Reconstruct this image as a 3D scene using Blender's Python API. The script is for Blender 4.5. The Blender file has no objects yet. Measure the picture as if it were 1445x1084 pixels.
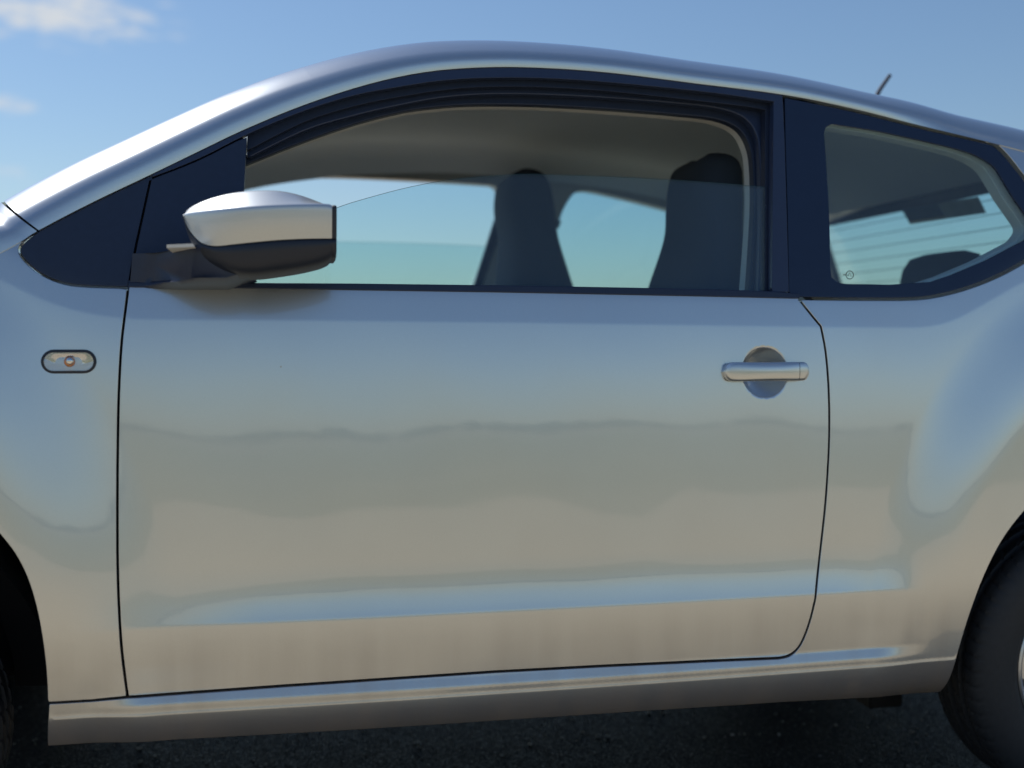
import bpy, bmesh, math, random
import numpy as np
from mathutils import Vector, Matrix
from mathutils.geometry import delaunay_2d_cdt
R = math.radians
random.seed(7)
rng = np.random.default_rng(7)
sc = bpy.context.scene
col = sc.collection

# ------------------------------------------------------------------ camera, sky, sun, exposure
cam_d = bpy.data.cameras.new('camera'); cam = bpy.data.objects.new('camera', cam_d); col.objects.link(cam)
cam.location = (0, -1.86, .93)
cam.rotation_euler = (R(90) - math.atan(62/1586), 0, -R(12))
cam_d.sensor_width = 36; cam_d.lens = 36*1586/1445
cam_d.clip_start = .05; cam_d.clip_end = 8000
cam_d.dof.use_dof = True; cam_d.dof.focus_distance = 1.93; cam_d.dof.aperture_fstop = 1.9
sc.camera = cam

SUN_EL, SUN_AZ = 52., -41.            # azimuth from +Y towards +X
world = bpy.data.worlds.new('World'); sc.world = world; world.use_nodes = True
def build_world():
    nt = world.node_tree; N = nt.nodes; L = nt.links
    bg = N['Background']; bg.inputs['Strength'].default_value = .099
    sky = N.new('ShaderNodeTexSky'); sky.sky_type = 'NISHITA'; sky.sun_disc = False
    sky.sun_elevation = R(SUN_EL); sky.sun_rotation = R(SUN_AZ)
    sky.altitude = 200; sky.air_density = 1.25; sky.dust_density = .5; sky.ozone_density = 6.0
    tc = N.new('ShaderNodeTexCoord')
    # a few thin, torn clouds spread round the sky: azimuth (from +Y towards +X), height, half widths, weight
    sep = N.new('ShaderNodeSeparateXYZ'); L.new(tc.outputs['Generated'], sep.inputs[0])
    def M_(op, a, b=None, c=None):
        n = N.new('ShaderNodeMath'); n.operation = op
        for k, v in enumerate((a, b, c)):
            if v is None: continue
            if isinstance(v, (int, float)): n.inputs[k].default_value = v
            else: L.new(v, n.inputs[k])
        return n.outputs[0]
    az = M_('ARCTAN2', sep.outputs[0], sep.outputs[1]); el = M_('ARCSINE', sep.outputs[2])
    total = None
    for a0, e0, wa, we, wt in CLOUDS:
        u = M_('MULTIPLY', M_('SUBTRACT', az, R(a0)), 1/R(wa)); v = M_('MULTIPLY', M_('SUBTRACT', el, R(e0)), 1/R(we))
        d = M_('SQRT', M_('MULTIPLY_ADD', u, u, M_('MULTIPLY', v, v)))
        g = M_('MULTIPLY', M_('MAXIMUM', M_('SUBTRACT', 1., d), 0.), wt)
        total = g if total is None else M_('MAXIMUM', total, g)
    cb = N.new('ShaderNodeCombineXYZ'); L.new(M_('MULTIPLY', az, 30.), cb.inputs[0]); L.new(M_('MULTIPLY', el, 105.), cb.inputs[1])
    n1 = N.new('ShaderNodeTexNoise'); n1.inputs['Scale'].default_value = 1.0; n1.inputs['Detail'].default_value = 8; n1.inputs['Roughness'].default_value = .66; n1.inputs['Distortion'].default_value = .5
    L.new(cb.outputs[0], n1.inputs['Vector'])
    den = M_('MULTIPLY_ADD', total, .55, M_('MULTIPLY', n1.outputs['Fac'], 1.5))
    r1 = N.new('ShaderNodeMapRange'); r1.inputs['From Min'].default_value = .80; r1.inputs['From Max'].default_value = 1.35; r1.inputs['To Max'].default_value = 1.0; r1.interpolation_type = 'SMOOTHSTEP'
    L.new(den, r1.inputs['Value'])
    msk = M_('MULTIPLY', r1.outputs[0], M_('MINIMUM', M_('MULTIPLY', total, 5.), 1.))
    mix = N.new('ShaderNodeMix'); mix.data_type = 'RGBA'; mix.inputs['B'].default_value = (6.6, 7.0, 7.5, 1)
    L.new(msk, mix.inputs['Factor']); L.new(sky.outputs[0], mix.inputs['A'])
    L.new(mix.outputs['Result'], bg.inputs['Color'])
CLOUDS = [(-10.0, 14.9, 7.0, 1.7, 1.0), (-13.0, 10.8, 3.0, .75, .8), (-13, 7.5, 2.8, .7, .5), (-24, 17, 9, 2.2, .8), (-40, 11, 12, 1.8, .7), (-75, 22, 14, 3, .7), (62, 12, 13, 1.8, .6),
          (95, 24, 16, 3.4, .7), (140, 48, 16, 5, .6), (-120, 34, 18, 4, .7), (-150, 15, 12, 1.6, .4)]
build_world()
sun_d = bpy.data.lights.new('sun', 'SUN'); sun = bpy.data.objects.new('sun', sun_d); col.objects.link(sun)
sun_d.energy = 2.85; sun_d.angle = R(.53); sun_d.color = (1, .955, .89)
sdir = Vector((math.sin(R(SUN_AZ))*math.cos(R(SUN_EL)), math.cos(R(SUN_AZ))*math.cos(R(SUN_EL)), math.sin(R(SUN_EL))))
sun.rotation_euler = sdir.to_track_quat('Z', 'Y').to_euler(); sun.location = sdir*30
sc.cycles.transparent_max_bounces = 32; sc.cycles.max_bounces = 14; sc.cycles.diffuse_bounces = 7; sc.cycles.glossy_bounces = 6
sc.view_settings.view_transform = 'Standard'; sc.view_settings.look = 'None'
sc.view_settings.exposure = 0; sc.view_settings.gamma = 1; sc.view_settings.use_curve_mapping = False

# ------------------------------------------------------------------ body surface and outlines in metres
# ---- body side surface: Y (inward) as a function of x (rearward) and z (up)
WID = 1.60
WF = (-.725, .2855); WR = (1.60, .2855); TYR = .2855
def _tab(knots, z0):
    zs = np.arange(.2, 1.8, .0005)
    t = np.interp(zs, [k[0] for k in knots], [k[1] for k in knots])
    k = 9; tp = np.pad(t, (k//2, k//2), mode='edge')
    t = np.convolve(tp, np.ones(k)/k, 'valid')
    y = np.concatenate([[0], np.cumsum(np.tan(np.radians(.5*(t[1:]+t[:-1]))))*.0005])
    return zs, y - np.interp(z0, zs, y)
T_BASE = [(.20,-55),(.262,-52),(.29,-28),(.312,-14),(.331,-10),(.3335,-10),(.334,30),(.3355,30),(.336,-5),(.36,-4),(.45,-2.2),(.5,.6),(.55,1.55),(.66,1.75),
          (.772,2.3),(.86,3.6),(.955,6.2),(.9585,6.4),(.9615,10.6),(1.0,11),(1.02,16),(1.2,16),(1.5,17)]
T_SCOOP = [(.2,0),(.3395,0),(.3465,0),(.3495,21),(.3655,21),(.3685,0),(.4695,0),(.4735,13),(.487,10.6),(.503,8.2),(.520,5.2),(.537,2.6),(.562,0),(1.,0)]
ZT, YB = _tab(T_BASE, .772)
_, YK = _tab(T_SCOOP, .60)
ZB_X = [-1.2,-.8,-.55,-.41,-.35,-.285,-.225,-.1,0,.37,.955,1.18,1.235,1.283,1.38,1.6,2.]
ZB_Z = [1.12,1.12,1.075,1.023,.990,.971,.9635,.9625,.9625,.960,.954,.953,.961,.983,1.033,1.13,1.2]
def sstep(a, b, v):
    u = np.clip((v-a)/(b-a), 0, 1); return u*u*(3-2*u)
_xs = np.arange(-1.4, 2.2, .005)
_zb = np.interp(_xs, ZB_X, ZB_Z)
for _ in range(3):
    _zb = np.convolve(np.pad(_zb, 4, mode='edge'), np.ones(9)/9, 'valid')
HANDLE = (.8595, .8725, .046)
def S(x, z):
    x = np.asarray(x, float); z = np.asarray(z, float)
    dz = np.interp(x, _xs, _zb) - .960
    ze = z - dz*sstep(.70, .94, z)
    m = np.interp(x, [-.32, -.245, -.14, -.02, 1.0, 1.08, 1.135, 1.175], [0, .42, .72, 1, 1, .85, .55, 0])
    wz = sstep(.360, .415, z)
    m = m*wz+(1-wz)*sstep(-.30, -.20, x)*(1-sstep(1.07, 1.20, x))
    y = np.interp(ze, ZT, YB) + m*np.interp(z, ZT, YK)
    y = y + .020*((x-.42)/.95)**2
    y = y + .06*np.clip((-x-.75)/.5, 0, 9)**2 + .06*np.clip((x-1.7)/.35, 0, 9)**2
    for (cx, cz), a, ro in (((-.745,.34), .022, .61), ((1.61,.32), .020, .565)):
        r = np.hypot(x-cx, (z-cz)*(1-.25*sstep(0, .3, z-cz)))
        y = y - a*(1-sstep(.40, ro, r))*(.40+.60*sstep(.26, .58, z))
    # the slight unevenness of pressed sheet
    y = y + .00022*(np.sin(x*11.3+z*7.1+.6)+np.sin(x*6.1-z*15.7+2.)+.5*np.sin(x*23.+z*19.))
    # recess behind the door handle
    r = np.hypot((x-HANDLE[0])/1.0, (z-HANDLE[1])/1.0)/HANDLE[2]
    y = y + .019*np.clip(1-r*r, 0, 1)**.9
    return y
def psi0(x): return float(-12+(1-sstep(-.48, -.36, x))*34+sstep(1.12, 1.34, x)*28)
def rail_angle(x, u):
    """tilt of the roof rail's skin, from the seam (u=0) to where it turns over on to the roof (u=1)"""
    p = psi0(x); w = min(1, max(0, (p+12)/28))
    a = np.interp(u, [0, .13, .16, .30, .33, .80, 1], [-8, 2, 22, 40, 49, 66, 86])
    return float(a*(1-w)+(p+(86-p)*u)*w)
# ---- end surface

K = {
  'rail_base': [(-0.8547,0.8621),(-0.8331,0.8727),(-0.8021,0.8881),(-0.7685,0.9048),(-0.7385,0.9195),(-0.7131,0.9312),(-0.689,0.9418),(-0.6658,0.9519),(-0.643,0.962),(-0.6206,0.9725),(-0.5987,0.9829),(-0.5774,0.993),(-0.5565,1.0026),(-0.5359,1.0117),(-0.5156,1.0203),(-0.4961,1.0285),(-0.4777,1.0365),(-0.4606,1.0446),(-0.4445,1.0525),(-0.4299,1.0599),(-0.4174,1.0665),(-0.4076,1.072),(-0.4002,1.0767),(-0.3939,1.081),(-0.3875,1.0854),(-0.3821,1.0895),(-0.3778,1.0932),(-0.3722,1.0978),(-0.3625,1.1045),(-0.3471,1.1144),(-0.3277,1.1266),(-0.3061,1.1397),(-0.2845,1.1524),(-0.2627,1.1648),(-0.2399,1.1773),(-0.2171,1.1897),(-0.1954,1.2016),(-0.1753,1.2128),(-0.1562,1.2234),(-0.1377,1.2338),(-0.119,1.2442),(-0.1008,1.2544),(-0.083,1.2644),(-0.0646,1.2745),(-0.0441,1.2853),(-0.021,1.2969),(0.004,1.3093),(0.0302,1.3218),(0.0567,1.3336),(0.0838,1.345),(0.1117,1.3562),(0.1397,1.3667),(0.1668,1.3762),(0.1926,1.3845),(0.2177,1.3918),(0.2424,1.3982),(0.2675,1.4038),(0.293,1.4086),(0.3187,1.4123),(0.3444,1.4154),(0.3703,1.4179),(0.3957,1.42),(0.4208,1.4215),(0.4468,1.4224),(0.4751,1.4229),(0.5058,1.4231),(0.5383,1.4229),(0.5727,1.4221),(0.6089,1.4206),(0.6476,1.4184),(0.6887,1.4154),(0.7312,1.4121),(0.7742,1.4088),(0.8187,1.4059),(0.8649,1.4029),(0.9103,1.3996),(0.9525,1.3958),(0.9899,1.3916),(1.024,1.3869),(1.057,1.3817),(1.0915,1.376),(1.1286,1.3693),(1.1666,1.3619),(1.2039,1.3541),(1.2387,1.3466),(1.2704,1.3395),(1.3004,1.3327),(1.3292,1.3261),(1.3573,1.3195),(1.3844,1.3131),(1.4105,1.3069),(1.4364,1.3006),(1.4631,1.2936),(1.4902,1.286),(1.5174,1.2781),(1.5457,1.2694),(1.5761,1.2599),(1.6097,1.2495),(1.6463,1.2385),(1.6853,1.2266),(1.7269,1.2136),(1.779,1.1981),(1.8428,1.181),(1.9085,1.1657),(1.9599,1.1555)],
  'rail_len': [0.1494,0.1504,0.1514,0.1525,0.1536,0.1549,0.1563,0.1578,0.1594,0.1606,0.1611,0.1609,0.1603,0.1596,0.1588,0.1578,0.1568,0.1558,0.1547,0.1534,0.1521,0.1507,0.1492,0.1477,0.1461,0.1445,0.1433,0.143,0.1433,0.1438,0.1444,0.1449,0.1453,0.1456,0.1457,0.1457,0.1456,0.1455,0.1452,0.1447,0.144,0.1433,0.1424,0.1414,0.1401,0.1386,0.1369,0.1351,0.133,0.1308,0.1285,0.1263,0.1242,0.1222,0.1202,0.1184,0.1167,0.1151,0.1134,0.1118,0.1103,0.1088,0.1076,0.1066,0.1057,0.1049,0.1041,0.1031,0.1021,0.101,0.0998,0.0985,0.0971,0.0958,0.0945,0.0932,0.0921,0.0914,0.0911,0.0912,0.0914,0.0917,0.092,0.0925,0.0932,0.0941,0.0953,0.0969,0.0987,0.1007,0.1029,0.1053,0.1079,0.1106,0.1132,0.1156,0.1178,0.1199,0.1219,0.124,0.1261,0.1283,0.1305,0.1324,0.1342],
  'rail_normal': [(-0.4406,0.8977),(-0.4431,0.8965),(-0.445,0.8955),(-0.4427,0.8967),(-0.4302,0.9027),(-0.4107,0.9117),(-0.4009,0.9161),(-0.4021,0.9156),(-0.4147,0.91),(-0.4267,0.9044),(-0.4287,0.9034),(-0.423,0.9061),(-0.4108,0.9117),(-0.3972,0.9177),(-0.3889,0.9213),(-0.393,0.9195),(-0.413,0.9107),(-0.4341,0.9008),(-0.446,0.895),(-0.459,0.8884),(-0.4769,0.8789),(-0.5101,0.8601),(-0.5491,0.8358),(-0.5651,0.825),(-0.5845,0.8114),(-0.6267,0.7793),(-0.6425,0.7663),(-0.5941,0.8044),(-0.5516,0.8341),(-0.5361,0.8442),(-0.5251,0.851),(-0.5127,0.8585),(-0.5006,0.8657),(-0.4875,0.8731),(-0.4793,0.8777),(-0.4793,0.8777),(-0.4837,0.8752),(-0.486,0.8739),(-0.4876,0.8731),(-0.488,0.8728),(-0.4875,0.8732),(-0.4893,0.8721),(-0.4854,0.8743),(-0.4733,0.8809),(-0.457,0.8895),(-0.4465,0.8948),(-0.4374,0.8993),(-0.4187,0.9081),(-0.3972,0.9177),(-0.3801,0.925),(-0.3619,0.9322),(-0.3412,0.94),(-0.3189,0.9478),(-0.293,0.9561),(-0.2652,0.9642),(-0.2343,0.9722),(-0.2013,0.9795),(-0.1638,0.9865),(-0.1312,0.9914),(-0.1079,0.9942),(-0.0893,0.996),(-0.0711,0.9975),(-0.0469,0.9989),(-0.0258,0.9997),(-0.0119,0.9999),(-0.0,1.0),(0.0149,0.9999),(0.0326,0.9995),(0.0493,0.9988),(0.065,0.9979),(0.0751,0.9972),(0.077,0.997),(0.0707,0.9975),(0.0649,0.9979),(0.0686,0.9976),(0.0808,0.9967),(0.1,0.995),(0.1235,0.9923),(0.146,0.9893),(0.1594,0.9872),(0.1706,0.9853),(0.1845,0.9828),(0.1979,0.9802),(0.2076,0.9782),(0.2144,0.9767),(0.2198,0.9756),(0.2222,0.975),(0.226,0.9741),(0.2292,0.9734),(0.2305,0.9731),(0.2337,0.9723),(0.2451,0.9695),(0.2619,0.9651),(0.2745,0.9616),(0.2866,0.9581),(0.2961,0.9551),(0.2969,0.9549),(0.2916,0.9565),(0.2899,0.9571),(0.2952,0.9554),(0.291,0.9567),(0.2708,0.9626),(0.2427,0.9701),(0.2128,0.9771),(0.1946,0.9809)],
  'gap_front': [(-0.2258,1.0127),(-0.2267,1.0051),(-0.2279,0.9943),(-0.2293,0.9818),(-0.2307,0.9695),(-0.232,0.958),(-0.2334,0.9463),(-0.2348,0.9336),(-0.236,0.9187),(-0.2372,0.9013),(-0.2383,0.8819),(-0.2393,0.8612),(-0.2402,0.8401),(-0.2409,0.8184),(-0.2415,0.7959),(-0.242,0.773),(-0.2424,0.7503),(-0.2428,0.7279),(-0.243,0.7055),(-0.2432,0.6831),(-0.2433,0.6608),(-0.2434,0.638),(-0.2434,0.6148),(-0.2434,0.5923),(-0.2432,0.5715),(-0.2429,0.5532),(-0.2426,0.5366),(-0.2421,0.5207),(-0.2414,0.5045),(-0.2407,0.4879),(-0.2398,0.4714),(-0.239,0.4543),(-0.2379,0.4366),(-0.2363,0.4166),(-0.2342,0.3952),(-0.2321,0.3761),(-0.2305,0.363)],
  'gap_rear': [(0.9338,1.0031),(0.9386,0.9967),(0.9457,0.9876),(0.9527,0.9788),(0.9594,0.9705),(0.966,0.9625),(0.9706,0.957),(0.9725,0.9544),(0.9739,0.9469),(0.9759,0.9362),(0.9781,0.9237),(0.9799,0.9107),(0.9812,0.8974),(0.9823,0.8832),(0.9832,0.8682),(0.984,0.853),(0.9845,0.8374),(0.9848,0.8214),(0.985,0.8051),(0.9849,0.7889),(0.9847,0.7735),(0.9844,0.7585),(0.9837,0.7427),(0.9828,0.7249),(0.9814,0.704),(0.9798,0.6809),(0.9779,0.6573),(0.9759,0.6352),(0.9737,0.6147),(0.9713,0.5949),(0.9689,0.5761),(0.9667,0.5585),(0.9645,0.5424),(0.9622,0.5275),(0.9599,0.5139),(0.9578,0.5019),(0.9557,0.491),(0.9539,0.4812),(0.9524,0.4732),(0.9518,0.4673),(0.9512,0.4635),(0.9498,0.4573),(0.9479,0.4483),(0.9456,0.4382),(0.9432,0.4289),(0.9406,0.4201),(0.9378,0.4113),(0.9348,0.403),(0.9319,0.3956),(0.9291,0.3894),(0.9264,0.3842),(0.9235,0.3796),(0.9202,0.3754),(0.9163,0.3714),(0.9119,0.368),(0.9071,0.3653),(0.9019,0.3632),(0.8962,0.3618),(0.8901,0.361),(0.8846,0.3606),(0.8808,0.3603)],
  'gap_sill': [(0.8808,0.3603),(0.7479,0.3637),(0.5524,0.367),(0.365,0.3688),(0.1852,0.3678),(0.0122,0.3662),(-0.1548,0.3635),(-0.2305,0.363)],
  'gap_sill_front': [(-0.2305,0.363),(-0.2847,0.3593),(-0.3501,0.3597)],
  'dlo_front': [(-0.3625,1.1045),(-0.3665,1.1011),(-0.3722,1.0963),(-0.3774,1.0914),(-0.3817,1.0871),(-0.3855,1.0827),(-0.3882,1.0786),(-0.3895,1.0747),(-0.3896,1.0711),(-0.3887,1.0672),(-0.3868,1.0629),(-0.3839,1.0585),(-0.3801,1.0538),(-0.3753,1.0487),(-0.3696,1.0434),(-0.3632,1.0383),(-0.3557,1.0335),(-0.3474,1.029),(-0.3389,1.0251),(-0.3305,1.022),(-0.3218,1.0195),(-0.3125,1.0175),(-0.3031,1.0163),(-0.2931,1.0156),(-0.2806,1.015),(-0.2621,1.0145),(-0.2409,1.0141),(-0.2258,1.0139)],
  'belt_low': [(-0.2258,1.0139),(-0.0615,1.0136),(0.1329,1.0123),(0.3726,1.0108),(0.6259,1.0082),(0.758,1.0068),(0.9339,1.0044)],
  'belt_high': [(-0.226,1.023),(-0.0615,1.0235),(0.1332,1.0242),(0.3732,1.0237),(0.627,1.022),(0.7595,1.0208),(0.8825,1.0182),(0.9143,1.0159),(0.9352,1.0148)],
  'dlo_rear': [(0.9339,1.0044),(0.9547,1.0043),(0.9848,1.0042),(1.0187,1.0041),(1.0509,1.0041),(1.0816,1.0043),(1.1133,1.0045),(1.1432,1.0049),(1.1688,1.0058),(1.1879,1.0072),(1.2023,1.0089),(1.215,1.011),(1.2285,1.0136),(1.2433,1.0167),(1.2581,1.0203),(1.2729,1.0243),(1.2877,1.0288),(1.3028,1.0337),(1.3182,1.0391),(1.3333,1.0449),(1.348,1.0508),(1.3622,1.0571),(1.376,1.0637),(1.3894,1.0704),(1.4024,1.0772),(1.4156,1.0842),(1.4286,1.0915),(1.4406,1.0986),(1.4505,1.1052),(1.4581,1.1111),(1.4639,1.1164),(1.4683,1.1218),(1.4717,1.1276),(1.4742,1.1341),(1.4755,1.1408),(1.4759,1.148),(1.4755,1.1556),(1.4742,1.164),(1.4719,1.173),(1.469,1.182),(1.4659,1.1907),(1.4627,1.1988),(1.4591,1.2066),(1.4552,1.2142),(1.4511,1.2216),(1.4468,1.2286),(1.4423,1.2351),(1.4375,1.2418),(1.4326,1.2491),(1.4273,1.2575),(1.4218,1.2667),(1.4162,1.2758),(1.411,1.2838),(1.4061,1.2906),(1.4015,1.2967),(1.3971,1.302),(1.393,1.3065),(1.3893,1.31),(1.386,1.3126),(1.3826,1.3146),(1.3786,1.3163),(1.3733,1.3176),(1.367,1.3185),(1.3613,1.319),(1.3573,1.3195)],
  'arch_front': [(-0.4596,0.6736),(-0.4549,0.6703),(-0.4482,0.6656),(-0.4408,0.6601),(-0.4343,0.6544),(-0.4289,0.6485),(-0.4238,0.6421),(-0.419,0.6355),(-0.414,0.6287),(-0.4089,0.6218),(-0.4037,0.6148),(-0.3986,0.6075),(-0.3937,0.5996),(-0.3891,0.5912),(-0.3847,0.5823),(-0.3805,0.5728),(-0.3766,0.5628),(-0.373,0.5519),(-0.3696,0.5403),(-0.3666,0.5282),(-0.3638,0.5157),(-0.3614,0.5028),(-0.3593,0.4892),(-0.3574,0.4754),(-0.3558,0.4614),(-0.3545,0.447),(-0.3534,0.4324),(-0.3526,0.4178),(-0.3521,0.4036),(-0.3519,0.3903),(-0.3519,0.3777),(-0.3522,0.3648),(-0.3525,0.351),(-0.3529,0.3346),(-0.354,0.3156),(-0.3555,0.2972),(-0.3572,0.2833)],
  'arch_rear': [(1.4964,0.694),(1.4847,0.6873),(1.468,0.6778),(1.4496,0.6667),(1.4329,0.6555),(1.4184,0.6441),(1.4044,0.6319),(1.3909,0.6193),(1.378,0.6066),(1.3656,0.5943),(1.3537,0.5819),(1.3424,0.5691),(1.3317,0.5553),(1.3216,0.5404),(1.3122,0.5246),(1.3034,0.5083),(1.2953,0.4916),(1.2878,0.4743),(1.2811,0.4563),(1.2751,0.4384),(1.2698,0.4213),(1.2651,0.405),(1.261,0.3892),(1.2574,0.3742),(1.2542,0.3604),(1.2515,0.3479),(1.2491,0.3365),(1.2468,0.3262),(1.2456,0.3164),(1.2444,0.3077),(1.2436,0.3001),(1.243,0.293),(1.2425,0.2859),(1.242,0.2783),(1.2421,0.2702),(1.2436,0.2624),(1.2458,0.2562)],
  'sill_bottom': [(-0.3572,0.2833),(-0.1566,0.2834),(0.1274,0.2801),(0.3679,0.2785),(0.6229,0.2757),(0.8954,0.271),(1.2458,0.2562)],
  'gap_bonnet': [(-0.4211,1.151),(-0.4155,1.147),(-0.4077,1.1414),(-0.3998,1.1356),(-0.3926,1.1301),(-0.3853,1.1244),(-0.3786,1.119),(-0.3722,1.1135),(-0.3665,1.1082),(-0.3625,1.1045)],
  'gap_sail': [(-0.1942,1.1992),(-0.2033,1.1498),(-0.2153,1.0846),(-0.2258,1.0139)],
  'sail_edge': [(-0.0389,1.2748),(-0.0419,1.2207),(-0.0443,1.1753),(-0.0468,1.1053),(-0.0503,1.0248)],
  'frame_inner': [(-0.2294,1.179),(-0.2242,1.1815),(-0.217,1.1851),(-0.2075,1.1898),(-0.1952,1.1956),(-0.1793,1.2028),(-0.16,1.2113),(-0.1393,1.2207),(-0.1189,1.2307),(-0.0994,1.2414),(-0.0797,1.2531),(-0.0595,1.265),(-0.0383,1.2767),(-0.0154,1.2884),(0.0088,1.3003),(0.0331,1.3117),(0.0565,1.3221),(0.0788,1.3313),(0.1004,1.3395),(0.1214,1.3469),(0.1417,1.3535),(0.161,1.3591),(0.1795,1.3638),(0.1977,1.3679),(0.2162,1.3721),(0.235,1.3764),(0.254,1.3805),(0.273,1.3844),(0.2921,1.3878),(0.3106,1.3906),(0.3289,1.393),(0.3479,1.3951),(0.3691,1.397),(0.3926,1.3988),(0.4178,1.4003),(0.4448,1.4016),(0.4736,1.4024),(0.5036,1.4028),(0.535,1.4027),(0.5691,1.4022),(0.6072,1.4012),(0.6525,1.3995),(0.7036,1.3972),(0.755,1.3946),(0.8006,1.392),(0.8406,1.3891),(0.8774,1.3857),(0.9082,1.3826),(0.93,1.3805)],
  'frame_rear': [(0.93,1.3805),(0.9097,1.2324),(0.8807,1.0156)],
  'frame_rear_out': [(0.9525,1.3958),(0.9447,1.3026),(0.9311,1.1654),(0.9157,1.0159)],
  'channel_inner': [(-0.0411,1.2514),(-0.0234,1.2618),(0.0022,1.277),(0.0307,1.2933),(0.0568,1.307),(0.0794,1.317),(0.1012,1.3253),(0.1223,1.3325),(0.1427,1.3391),(0.1622,1.345),(0.1809,1.35),(0.1992,1.3545),(0.2178,1.3589),(0.2369,1.3634),(0.256,1.3676),(0.2752,1.3716),(0.2944,1.3752),(0.3132,1.3784),(0.3315,1.3812),(0.3508,1.3836),(0.3722,1.3857),(0.3959,1.3875),(0.4213,1.3891),(0.4485,1.3902),(0.4776,1.391),(0.5078,1.3913),(0.5395,1.3913),(0.5739,1.3907),(0.6123,1.3895),(0.6593,1.3873),(0.713,1.3842),(0.7652,1.3811),(0.8071,1.3785),(0.8346,1.3769),(0.8527,1.3757),(0.8658,1.3748),(0.8787,1.3737),(0.8925,1.3723),(0.9047,1.3709),(0.9147,1.3696),(0.9218,1.3687)],
  'channel_rear': [(0.9218,1.3687),(0.905,1.2352),(0.8759,1.0138)],
  'inner_frame_edge': [(-0.0417,1.2404),(-0.0238,1.2507),(0.0021,1.2656),(0.031,1.2817),(0.0573,1.2951),(0.0802,1.3048),(0.1022,1.3126),(0.1235,1.3195),(0.1441,1.326),(0.1639,1.3322),(0.1827,1.3377),(0.2013,1.3428),(0.2201,1.3478),(0.2394,1.3529),(0.2587,1.3577),(0.2782,1.3623),(0.2977,1.3662),(0.3166,1.3695),(0.3352,1.3723),(0.3547,1.3746),(0.3763,1.3767),(0.4002,1.3785),(0.426,1.3799),(0.4535,1.381),(0.4829,1.3818),(0.5147,1.3822),(0.5489,1.3823),(0.5842,1.3821),(0.6192,1.3816),(0.6555,1.3808),(0.6932,1.3797),(0.729,1.3785),(0.7595,1.3773),(0.7829,1.3763),(0.8011,1.3754),(0.8164,1.3742),(0.8311,1.3724),(0.8456,1.37),(0.8588,1.3671),(0.8705,1.3636),(0.8806,1.3591),(0.889,1.3536),(0.8957,1.3473),(0.901,1.3401),(0.9052,1.3317),(0.9082,1.3237),(0.9099,1.3157),(0.9105,1.3047),(0.9101,1.2881),(0.9086,1.2645),(0.906,1.2358),(0.9026,1.2036),(0.8983,1.1696),(0.8924,1.1295),(0.8851,1.0842),(0.8782,1.043),(0.8735,1.0147)],
  'seal_edge': [(-0.0519,1.2301),(-0.0333,1.2387),(-0.0063,1.2512),(0.0238,1.265),(0.0516,1.2774),(0.076,1.2878),(0.0998,1.2976),(0.123,1.3067),(0.1456,1.3152),(0.1679,1.3229),(0.1897,1.3299),(0.2107,1.3361),(0.2303,1.3415),(0.2478,1.3457),(0.2635,1.3488),(0.2789,1.3514),(0.2955,1.3539),(0.313,1.3564),(0.3307,1.3586),(0.35,1.3605),(0.3721,1.3621),(0.3977,1.3635),(0.4261,1.3647),(0.4563,1.3655),(0.4877,1.3661),(0.5204,1.3662),(0.5549,1.366),(0.5902,1.3655),(0.6254,1.3648),(0.6621,1.3639),(0.7001,1.3627),(0.7363,1.3614),(0.7671,1.3601),(0.7909,1.3592),(0.8096,1.3583),(0.8251,1.3571),(0.8394,1.355),(0.8527,1.352),(0.8639,1.3483),(0.8735,1.3438),(0.8817,1.3383),(0.8883,1.3319),(0.8933,1.3247),(0.8972,1.3165),(0.9002,1.3076),(0.9024,1.2987),(0.9037,1.2895),(0.9041,1.2783),(0.9037,1.2636),(0.9027,1.2457),(0.9009,1.2252),(0.8982,1.201),(0.8941,1.1723),(0.8874,1.1337),(0.8788,1.0877),(0.8706,1.0449),(0.865,1.0157)],
  'trim_edge': [(-0.0523,1.2308),(-0.0335,1.2394),(-0.0063,1.2519),(0.024,1.2657),(0.052,1.2781),(0.0766,1.2885),(0.1005,1.2984),(0.1239,1.3076),(0.1467,1.316),(0.1691,1.3238),(0.1911,1.3308),(0.2123,1.3371),(0.232,1.3425),(0.2496,1.3467),(0.2654,1.3499),(0.281,1.3525),(0.2977,1.355),(0.3153,1.3574),(0.3332,1.3596),(0.3526,1.3614),(0.3749,1.363),(0.4007,1.3644),(0.4292,1.3655),(0.4597,1.3663),(0.4913,1.3668),(0.5243,1.3668),(0.559,1.3665),(0.5945,1.3658),(0.63,1.365),(0.667,1.364),(0.7055,1.3628),(0.7419,1.3615),(0.7728,1.3602),(0.7961,1.3592),(0.8141,1.3583),(0.8288,1.357),(0.8426,1.3549),(0.8558,1.3519),(0.8672,1.3483),(0.8769,1.3439),(0.8852,1.3385),(0.8919,1.332),(0.8968,1.3246),(0.9005,1.3164),(0.9034,1.3075),(0.9057,1.2988),(0.9069,1.2899),(0.9073,1.2791),(0.9069,1.2647),(0.9059,1.247),(0.9041,1.2267),(0.9013,1.2028),(0.8971,1.1741),(0.8901,1.1353),(0.8812,1.0889),(0.8726,1.0458),(0.8668,1.0163)],
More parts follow.
